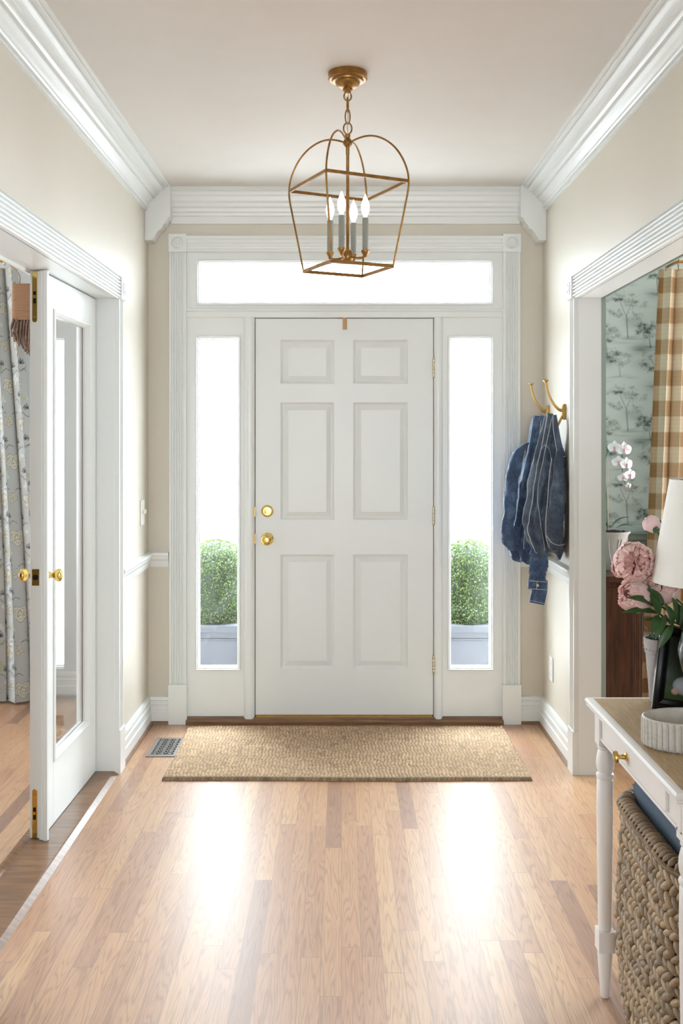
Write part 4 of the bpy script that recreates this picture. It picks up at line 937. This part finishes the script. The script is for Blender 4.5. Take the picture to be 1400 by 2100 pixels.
for k in range(70):
    a = rg.uniform(0, 2 * PI); e = rg.uniform(.2, 1.3); l = rg.uniform(.03, .065); b = Vector((cx + rg.uniform(-.02, .02), cy + rg.uniform(-.02, .02), TZ + .150))
    leaf_mesh(m, b, b + Vector((math.cos(a) * math.cos(e), math.sin(a) * math.cos(e), math.sin(e))) * l, .0035, (0, 0, 1), .1, 5)
obj('leaves', m, M_leafd, sp_, recalc=False, smooth=60)

# lamp
lp_ = thing('table_lamp', (.90, 2.40, TZ), 'black table lamp with off white cone shade at the right end of console table', 'lamp')
m = MB(); m.lathe([(.055, TZ), (.056, TZ + .008), (.045, TZ + .014), (.030, TZ + .030), (.045, TZ + .070), (.078, TZ + .130), (.086, TZ + .180), (.075, TZ + .225), (.045, TZ + .255), (.025, TZ + .268), (.022, TZ + .280), (.010, TZ + .285), (.009, TZ + .36), (.001, TZ + .362)], (.90, 2.40, 0), 48)
obj('base', m, M_black, lp_, smooth=50)
m = MB(); zb, zt = 1.119, 1.368; m.lathe([(.146, zb), (.147, zb + .002), (.1045, zt), (.1025, zt), (.1435, zb + .002), (.1445, zb)], (.90, 2.40, 0), 64)
m.f = m.f[:-2] + [tuple(5 * 64 + k if e else k for e, k in ((0, k), (1, k)) ) for k in range(0)]
n = 64; m.f += [(5 * n + k, 5 * n + (k + 1) % n, (k + 1) % n, k) for k in range(n)]
obj('lamp_shade', m, M_shade, lp_, smooth=60)
m = MB()
for k in range(3): a = k * 2 * PI / 3; m.tube([(.90, 2.40, zt - .01), (.90 + .103 * math.cos(a), 2.40 + .103 * math.sin(a), zt - .004)], .0015, 6)
m.tube([(.90, 2.40, TZ + .355), (.90, 2.40, zt - .01)], .003, 8)
obj('shade_fitter', m, M_brassdull, lp_)

# vase and peonies
m = MB(); m.lathe([(.035, TZ), (.036, TZ + .004), (.045, TZ + .06), (.040, TZ + .13), (.026, TZ + .170), (.030, TZ + .195), (.027, TZ + .195), (.023, TZ + .170), (.001, TZ + .165)], (.965, 2.565, 0), 36)
tag(obj('flower_vase', m, simple('white_ceramic', lin(232, 230, 226), .2), smooth=50), 'white ceramic vase of peonies behind the table lamp', 'vase')
M_petal = vcol('peony_petal', .6, .1, 200, translucent=.25)
def petal(mb, c, axis, outdir, R, w, openness, col, rg):
    axis = Vector(axis).normalized(); o = Vector(outdir); o = (o - axis * o.dot(axis)).normalized(); s = axis.cross(o)
    n = 7; vs = []; fs = []
    for i in range(n + 1):
        q = i / n; ang = -PI / 2 + q * (PI * .5 + openness)      # from bottom of bulb up
        for k in range(n + 1):
            u = 2 * k / n - 1; ww = w * math.sin(PI * (.12 + .80 * q)) ** .7
            phi = u * ww; rr = R * (1 + .06 * noise.noise((u * 2 + R * 90, q * 3, w * 40)) + (.05 * (q > .8) * math.sin(u * 9 + R * 300)))
            dirv = (o * math.cos(phi) + s * math.sin(phi)) * math.cos(ang) + axis * math.sin(ang)
            vs.append(Vector(c) + dirv * rr * (1 - .04 * u * u))
    for i in range(n):
        for k in range(n): fs.append((i * (n + 1) + k, i * (n + 1) + k + 1, (i + 1) * (n + 1) + k + 1, (i + 1) * (n + 1) + k))
    mb.add(vs, fs, col)
def peony(center, R, axis, stem_to, label, seed, bud=False, leaves=0):
    rg = random.Random(seed); c = Vector(center); t = thing('peony', stem_to, label, 'flower', 'pink peonies in the vase')
    ax = Vector(axis).normalized(); a1 = ax.cross(Vector((0, 0, 1)) if abs(ax.z) < .9 else Vector((1, 0, 0))).normalized(); a2 = ax.cross(a1)
    m = MB()
    layers = [(1.0, 8, 1.25, .55), (.93, 8, 1.0, .75), (.84, 8, .8, .95), (.74, 8, .6, 1.05), (.62, 8, .5, 1.2), (.50, 8, .35, 1.2), (.38, 7, .3, 1.3), (.25, 6, .3, 1.4)] if not bud else [(1, 4, 1.3, 1.35), (.94, 4, 1.2, 1.45), (.86, 4, 1.1, 1.5)]
    for li, (rs, cnt, w, opn) in enumerate(layers):
        for k in range(cnt):
            a = 2 * PI * (k + .5 * (li % 2)) / cnt + rg.uniform(-.25, .25); d = a1 * math.cos(a) + a2 * math.sin(a); g = rg.uniform(0, 1) * .35 + .45 * (li / 7)
            col = (.92 - .02 * g, .70 - .26 * g, .66 - .26 * g, 1) if not bud else (.92, .68, .68, 1)
            petal(m, c + d * R * .05 * rg.random(), ax, d, R * rs * rg.uniform(.94, 1.04), (PI / cnt) * (1.15 + .4 * w), opn + rg.uniform(-.22, .22), col, rg)
    obj('blossom', m, M_petal, t, smooth=70, recalc=False)
    m = MB(); b = c - ax * R * .95; s0 = Vector(stem_to); mid = b.lerp(s0, .5) - ax * .02
    m.tube(smoothpath([c - ax * R * .8, b - ax * .015, mid, s0], 24), .0028, 8); obj('stem', m, M_stem, t, smooth=60)
    m = MB()
    for k in range(5):
        a = 2 * PI * k / 5 + .3; d = a1 * math.cos(a) + a2 * math.sin(a); petal(m, c, ax, d, R * 1.02, .55, .02 if bud else -.25, (1, 1, 1, 1), rg)
    m.c = None; obj('sepals', m, M_leafg, t, recalc=False, smooth=60)
    return t
V0 = Vector((.965, 2.565, TZ + .18))
peony(P(1300, 1153, 2.46), .0505, (-.25, -1, .15), V0 + Vector((-.01, 0, 0)), 'largest open pink peony facing the viewer', 1)
peony(P(1271, 1165, 2.50), .024, (-1, -.1, -.1), V0 + Vector((-.006, .004, 0)), 'small half open pink peony tucked left of the largest bloom', 2)
peony(P(1336, 1076, 2.52), .0235, (-.55, -.15, .7), V0 + Vector((.004, .006, 0)), 'round pink peony bud, highest of the flowers', 3, bud=True)
peony(P(1300, 1222, 2.53), .044, (-.75, -.25, .25), V0 + Vector((-.008, -.006, 0)), 'pale pink peony turned sideways below the largest bloom', 4)
peony(P(1354, 1205, 2.545), .045, (-.05, -.6, .75), V0 + Vector((.006, -.006, 0)), 'open pink peony partly hidden under the lamp shade', 6)
fo = thing('peony_foliage', V0, 'dark green peony leaves spreading from the vase under the flowers', 'foliage')
m = MB(); base_ = P(1372, 1275, 2.54)
for (a, b, Y0, c_, d_, Y1, w) in ((1345, 1250, 2.52, 1284, 1226, 2.45, .015), (1350, 1258, 2.52, 1272, 1257, 2.47, .011), (1352, 1262, 2.50, 1330, 1215, 2.50, .014), (1362, 1240, 2.50, 1322, 1205, 2.50, .012), (1375, 1290, 2.50, 1362, 1238, 2.46, .018), (1350, 1262, 2.5, 1335, 1300, 2.46, .013), (1364, 1262, 2.5, 1342, 1312, 2.47, .012), (1380, 1280, 2.5, 1350, 1330, 2.49, .012), (1375, 1275, 2.5, 1310, 1272, 2.5, .006), (1390, 1280, 2.52, 1378, 1225, 2.5, .016), (1395, 1290, 2.52, 1395, 1240, 2.48, .018)):
    leaf_mesh(m, P(a, b, Y0), P(c_, d_, Y1), w, (0, -.7, .7), .10, 10)
obj('leaves', m, M_leafg, fo, recalc=False, smooth=60)
m = MB(); m.tube(smoothpath([P(1345, 1250, 2.52), P(1372, 1272, 2.53), V0], 20), .0028, 8); m.tube(smoothpath([P(1364, 1262, 2.5), P(1385, 1285, 2.53), V0 + Vector((.003, 0, 0))], 20), .0025, 8); obj('stems', m, M_stem, fo, smooth=60)

# ------------------------------------------------------------------ dining room
cb = thing('dark_cabinet', (1.29, 4.95, 0), 'dark mahogany cabinet in the dining room corner', 'cabinet')
m = MB(); m.box(XRo + .012, 1.418, 4.725, 5.20, .06, .785); m.box(XRo + .02, 1.408, 4.735, 5.19, 0, .06); obj('body', m, M_mahog, cb, bevel=.003)
m = MB(); m.prism([(XRo + .012, 4.710, .785), (XRo + .012, 4.702, .79), (XRo + .012, 4.700, .815), (XRo + .012, 4.706, .822), (XRo + .012, 5.205, .822), (XRo + .012, 5.205, .785)], (1.434 - XRo - .012, 0, 0)); obj('top', m, M_mahog, cb, bevel=.002)
m = MB(); m.rect_rings(XRo + .04, 1.395, .10, .76, [(0, 0), (.003, -.004), (.010, -.004), (.014, 0)], fill=False, y=4.7255); obj('side_moulding', m, M_mahog, cb)
m = MB(); m.box(1.418, 1.432, 4.74, 5.18, .10, .76); dr_ = obj('door', m, M_mahog, cb, bevel=.002)
m = MB(); m.lathe([(.006, 0), (.005, .012), (.011, .018), (.001, .024)], (1.432, 4.80, .48), 16, Matrix.Rotation(PI / 2, 4, 'Y')); obj('knob', m, M_brass, dr_, smooth=50)

og = thing('potted_orchid', (1.315, 4.90, .822), 'white orchid in a pale carved stone pot on the dark cabinet', 'potted plant')
cx, cy, z0 = 1.318, 4.90, .822
m = MB(); m.lathe([(.055, z0), (.060, z0 + .004), (.066, z0 + .06), (.078, z0 + .13), (.090, z0 + .172), (.099, z0 + .182), (.100, z0 + .190), (.094, z0 + .190), (.086, z0 + .175), (.001, z0 + .172)], (cx, cy, 0), 64)
for k in range(8):
    a0 = 2 * PI * k / 8
    for s in (-1, 1):
        pts = []
        for j in range(14):
            q = j / 13; a = a0 + s * .30 * math.sin(PI * q * .5 + .3); z = z0 + .03 + q * .125; r = np.interp(z - z0, [0, .06, .13, .172], [.055, .066, .078, .090]) + .001; pts.append((cx + r * math.cos(a), cy + r * math.sin(a), z))
        m.tube(pts, .0028, 6)
obj('pot', m, M_potlight, og, smooth=50)
m = MB(); m.ball((cx, cy, z0 + .176), .082, .082, .012, 24, 8)
for k in range(60):
    a = rg_ = random.uniform(0, 2 * PI); r = random.uniform(0, .075); m.ball((cx + r * math.cos(a), cy + r * math.sin(a), z0 + .186), random.uniform(.006, .012), random.uniform(.005, .01), .006, 6, 4)
obj('bark', m, M_soil, og)
for (bx, by, tx_, ty_, w) in ((1252, 1084, 1292, 1060, .013), (1262, 1083, 1304, 1083, .014), (1245, 1082, 1215, 1060, .016)):
    m = MB(); leaf_mesh(m, P(bx, by, 4.90), P(tx_, ty_, 4.86), w, (0, -.3, 1), .16, 12); obj('leaf', m, M_leafd, og, recalc=False, smooth=60)
sp0 = Vector((cx - .01, cy, z0 + .18)); m = MB()
m.tube(smoothpath([sp0, P(1243, 1020, 4.9), P(1240, 960, 4.9), P(1246, 925, 4.9), P(1262, 914, 4.89), P(1276, 935, 4.88), P(1276, 970, 4.88), P(1284, 998, 4.88)], 60), .0022, 8); obj('flower_spike', m, M_stem, og, smooth=60)
m = MB(); m.tube([sp0 + Vector((.005, .01, 0)), P(1245, 940, 4.92)], .0020, 6); tag(obj('stake', m, M_tan, og), 'thin wooden stake')
rg = random.Random(9)
for (a, b, R, fx) in ((1260, 918, .036, -.5), (1279, 922, .040, .1), (1268, 948, .034, -.3), (1284, 952, .036, .35), (1291, 974, .034, .4), (1277, 980, .026, -.1), (1288, 996, .016, .2)):
    c = P(a, b, 4.87); m = MB(); ax = Vector((fx, -1, -.1)).normalized(); a1 = ax.cross(Vector((0, 0, 1))).normalized(); a2 = ax.cross(a1)
    for k, (ang, ln, w) in enumerate(((90, 1, .42), (210, .95, .38), (330, .95, .38), (10, 1.05, .62), (170, 1.05, .62))):
        q = math.radians(ang); d = a1 * math.cos(q) - a2 * math.sin(q); leaf_mesh(m, c, c + d * R * ln - ax * .004, R * w, ax, .08, 6)
    o = obj('orchid_blossom', m, M_orchid, og, recalc=False, smooth=60)
    m = MB(); m.ball(tuple(c + ax * .006), .005, .005, .006, 10, 6); m.ball(tuple(c + ax * .006 + Vector((0, 0, -.008))), .004, .005, .006, 8, 6); tag(obj('lip', m, M_orchl, o), 'pink flower lip')

# curtains
def hsh(a, b=0): v = np.sin(a * 12.9898 + b * 78.233) * 43758.5453; return v - np.floor(v)
def check_col(u, v):
    p = .158
    cv = (np.mod(v, p) < p / 2); cu = (np.mod(u, .17) < .085)
    w = np.array(lin(240, 226, 204)[:3]); l_ = np.array(lin(218, 192, 158)[:3]); dk = np.array(lin(178, 140, 98)[:3])
    C = np.where((cv & cu)[..., None], dk, np.where((cv | cu)[..., None], l_, w)); th = 1 + .03 * np.sin(v * 2200) 
    C = C * th[..., None]
    return np.concatenate([np.clip(C, 0, 1), np.ones(C.shape[:-1] + (1,))], -1)
def curtain(name, xt0, xt1, xb0, xb1, z0, z1, Y, nf, amp, painter, mat_, label, cloth_w, nu=360, nv=420, pinch=True, parts=None):
    t = thing(name, ((xb0 + xb1) / 2, Y, z0), label, 'curtain')
    U = np.linspace(0, 1, nu); V = np.linspace(0, 1, nv); UU, VV = np.meshgrid(U, V)      # V: 0 bottom, 1 top
    e = VV ** 1.3; X0 = xb0 * (1 - e) + xt0 * e; X1 = xb1 * (1 - e) + xt1 * e
    ph = UU * nf * 2 * PI + .5 * np.sin(VV * 3 + UU * 5)
    X = X0 + (X1 - X0) * UU + .35 * (X1 - X0) / nf / (2 * PI) * 2 * np.sin(ph * 2) * (1 - .5 * VV)
    A = amp * (.65 + .35 * (1 - VV)) * (1 + .3 * np.sin(UU * 17))
    Yv = Y + A * np.sin(ph) + .2 * A * np.sin(2.3 * ph + 1); Z = z0 + (z1 - z0) * VV
    C = painter(UU * cloth_w, Z).reshape(-1, 4)
    m = MB(); m.v = [tuple(map(float, p)) for p in np.stack([X, Yv, Z], -1).reshape(-1, 3)]; m.c = [tuple(map(float, c)) for c in C]
    m.f = [(j * nu + i, j * nu + i + 1, (j + 1) * nu + i + 1, (j + 1) * nu + i) for j in range(nv - 1) for i in range(nu - 1)]
    o = obj('fabric_panel', m, mat_, t, recalc=False, smooth=80); s = o.modifiers.new('thickness', 'SOLIDIFY'); s.thickness = .002
    return t
M_check = vcol('buffalo_check_linen', .9, .25, 500, translucent=.35)
cd = curtain('checked_curtain', 1.628, 2.20, 1.535, 2.30, .015, 2.335, 5.10, 8, .026, check_col, M_check, 'tan and cream buffalo check curtain in the dining room', 1.55, 420, 460)
rd = thing('curtain_rod', (1.64, 5.10, 2.375), 'thin brass curtain rod above the checked dining room curtain', 'curtain rod')
m = MB(); m.tube([(1.64, 5.10, 2.372), (3.6, 5.10, 2.372)], .008, 12); m.ball((1.632, 5.10, 2.372), .016, .014, .014, 14, 8); obj('rod', m, M_brassdull, rd, smooth=60)
for xx in (1.72, 3.5):
    m = MB(); m.box(xx - .006, xx + .006, 5.10, YSR, 2.366, 2.378); obj('bracket', m, M_brassdull, rd)
for k in range(9):
    xx = 1.66 + k * .065; m = MB(); m.tube([(xx, 5.10 + .014 * math.cos(a), 2.366 + .016 * math.sin(a)) for a in [2 * PI * j / 18 for j in range(18)]], .0016, 6, True); m.box(xx - .002, xx + .002, 5.098, 5.102, 2.325, 2.352); obj('ring', m, M_brassdull, rd, smooth=60)

def floral_col(u, v):
    TU, TV = .30, .42; uu = np.mod(u, TU); vv = np.mod(v, TV)
    C = np.ones(u.shape + (3,)) * np.array(lin(198, 198, 194)[:3]); rng = np.random.default_rng(5)
    wrap = lambda a, T: (a + T / 2) % T - T / 2
    def put(mask, c): C[:] = C * (1 - mask[..., None]) + np.array(c[:3]) * mask[..., None]
    def blob(cu, cv, r, c, lob=5, ph=0, amp=.2):
        du = wrap(uu - cu, TU); dv = wrap(vv - cv, TV); d = np.hypot(du, dv); a = np.arctan2(dv, du); R = r * (1 + amp * np.cos(lob * a + ph)); put(np.clip((R - d) / .003, 0, 1), c); return du, dv, d, a, R
    def ring(cu, cv, r, w, c, lob=5, ph=0, amp=.2):
        du = wrap(uu - cu, TU); dv = wrap(vv - cv, TV); d = np.hypot(du, dv); a = np.arctan2(dv, du); R = r * (1 + amp * np.cos(lob * a + ph)); put(np.clip(1.4 - np.abs(d - R) / w, 0, 1), c)
    def seg(pts, w, c):
        for (x0, y0), (x1, y1) in zip(pts[:-1], pts[1:]):
            L = math.hypot(x1 - x0, y1 - y0) or 1e-6; du = wrap(uu - x0, TU); dv = wrap(vv - y0, TV); ex, ey = (x1 - x0) / L, (y1 - y0) / L
            s = np.clip(du * ex + dv * ey, 0, L); put(np.clip(1.5 - np.hypot(du - s * ex, dv - s * ey) / w, 0, 1) * .95, c)
    ivory = lin(222, 218, 202); tan = lin(176, 164, 140); dk = lin(70, 74, 80); sage = lin(190, 192, 170); wh = lin(216, 220, 220)
    for q in range(14): blob(rng.uniform(0, TU), rng.uniform(0, TV), rng.uniform(.014, .028), [wh, sage, wh][q % 3], 4, rng.uniform(0, 6), .35)
    for (a, b, r) in ((.07, .08, .040), (.22, .29, .042), (.05, .30, .026), (.24, .10, .024)):
        blob(a, b, r, ivory, 5, a * 20, .18); ring(a, b, r * .62, .0022, tan, 5, 1, .25); ring(a, b, r * .3, .002, lin(150, 130, 110), 3, 1, .3); ring(a, b, r, .0016, lin(140, 140, 136), 5, a * 20, .18)
    for (a, b, s) in ((.15, .18, 1), (.27, .20, -1), (.12, .37, 1), (.02, .19, -1), (.20, .02, 1), (.29, .37, 1)):
        for k in range(5):
            an = PI / 2 + (k - 2) * .62; L = .030 * (1 - .12 * abs(k - 2)); ex, ey = math.cos(an) * s, math.sin(an); nx_, ny_ = -ey, ex
            pts1 = [(a, b), (a + ex * L * .5 + nx_ * .006, b + ey * L * .5 + ny_ * .006), (a + ex * L, b + ey * L)]; pts2 = [(a, b), (a + ex * L * .5 - nx_ * .006, b + ey * L * .5 - ny_ * .006), (a + ex * L, b + ey * L)]
            seg(pts1, .0016, dk); seg(pts2, .0016, dk)
        pts = [(a - .05 * s + .10 * s * j / 10, b - .03 + .012 * math.sin(j * .9)) for j in range(11)]; seg(pts, .0016, lin(96, 98, 100))
    return np.concatenate([np.clip(C, 0, 1), np.ones(C.shape[:-1] + (1,))], -1)
M_flor = vcol('floral_linen', .9, .2, 500, translucent=.25)
curtain('floral_curtain', -2.35, -1.795, -2.40, -1.640, .012, 2.410, 5.50, 6, .030, floral_col, M_flor, 'grey floral print curtain in the room behind the french door', 1.5, 380, 620)
rd = thing('curtain_rod', (-1.80, 5.50, 2.445), 'brass curtain rod above the grey floral curtain', 'curtain rod')
m = MB(); m.tube([(-3.9, 5.50, 2.447), (-1.80, 5.50, 2.447)], .009, 12); m.lathe([(.014, 0), (.014, .012), (.018, .016), (.018, .03), (.010, .034), (.014, .042), (.001, .05)], (-1.82, 5.50, 2.447), 20, Matrix.Rotation(PI / 2, 4, 'Y')); obj('rod', m, M_brass, rd, smooth=50)
for xx in (-1.845, -3.8):
    m = MB(); m.box(xx - .008, xx + .008, 5.50, YSL, 2.440, 2.455); obj('bracket', m, M_brass, rd)
for k in range(8):
    xx = -1.86 - k * .07; m = MB(); m.tube([(xx, 5.50 + .015 * math.cos(a), 2.439 + .018 * math.sin(a)) for a in [2 * PI * j / 18 for j in range(18)]], .0018, 6, True); obj('ring', m, M_brass, rd, smooth=60)

# jute tassel hanging in front of the floral curtain
YT = 5.34; a = P(26, 582, YT); b = P(70, 656, YT)
ts = thing('tassel_tieback', ((a.x + b.x) / 2, YT, a.z), 'jute wrapped tassel with taupe fringe hanging before the floral curtain', 'tassel')
m = MB(); n = 34
m.box(a.x + .006, b.x - .006, YT - .010, YT + .010, b.z + .004, a.z - .004)
for k in range(n):
    z = b.z + (a.z - b.z) * (k + .5) / n; w = (b.x - a.x) / 2 - (.004 if k in (0, n - 1) else 0); cx = (a.x + b.x) / 2
    pts = [(cx + w * c_, YT + .016 * s_, z + .0008 * s_) for c_, s_ in [(math.copysign(abs(math.cos(q)) ** .4, math.cos(q)), math.copysign(abs(math.sin(q)) ** .6, math.sin(q))) for q in [2 * PI * j / 20 for j in range(20)]]]
    m.tube(pts, (a.z - b.z) / n * .55, 6, True)
obj('wrapped_head', m, M_jute, ts, smooth=60)
m = MB(); rg = random.Random(3)
for k in range(46):
    q = k / 45; x = a.x + (b.x - a.x) * (.05 + .9 * q); L = .10 + .10 * q + rg.uniform(-.012, .012); y = YT + rg.uniform(-.014, .014)
    pts = [(x + .012 * math.sin(j * .7 + k) * j / 8 - .012 * (1 - q) * math.sin(j / 8 * PI), y + .006 * math.cos(j + k), b.z + .006 - L * j / 8) for j in range(9)]
    m.tube(pts, .0042, 6)
obj('fringe', m, M_fringe, ts, smooth=60)
m = MB(); m.tube(smoothpath([((a.x + b.x) / 2 - .02, YT, a.z - .003), ((a.x + b.x) / 2 - .05, 5.41, a.z + .07), (-1.865, 5.49, 2.455), (-1.865, 5.51, 2.457)], 24), .0028, 6); obj('cord', m, M_jute, ts, smooth=60)

# small reflectors of reality: study chair rail / base visible through the glass
m = MB(); along_x(m, YSL, [(a, z) for a, z in base], XSL, XLo); struct('baseboard_study', m, M_trim, 'white baseboard in the room behind the french door', 'baseboard')
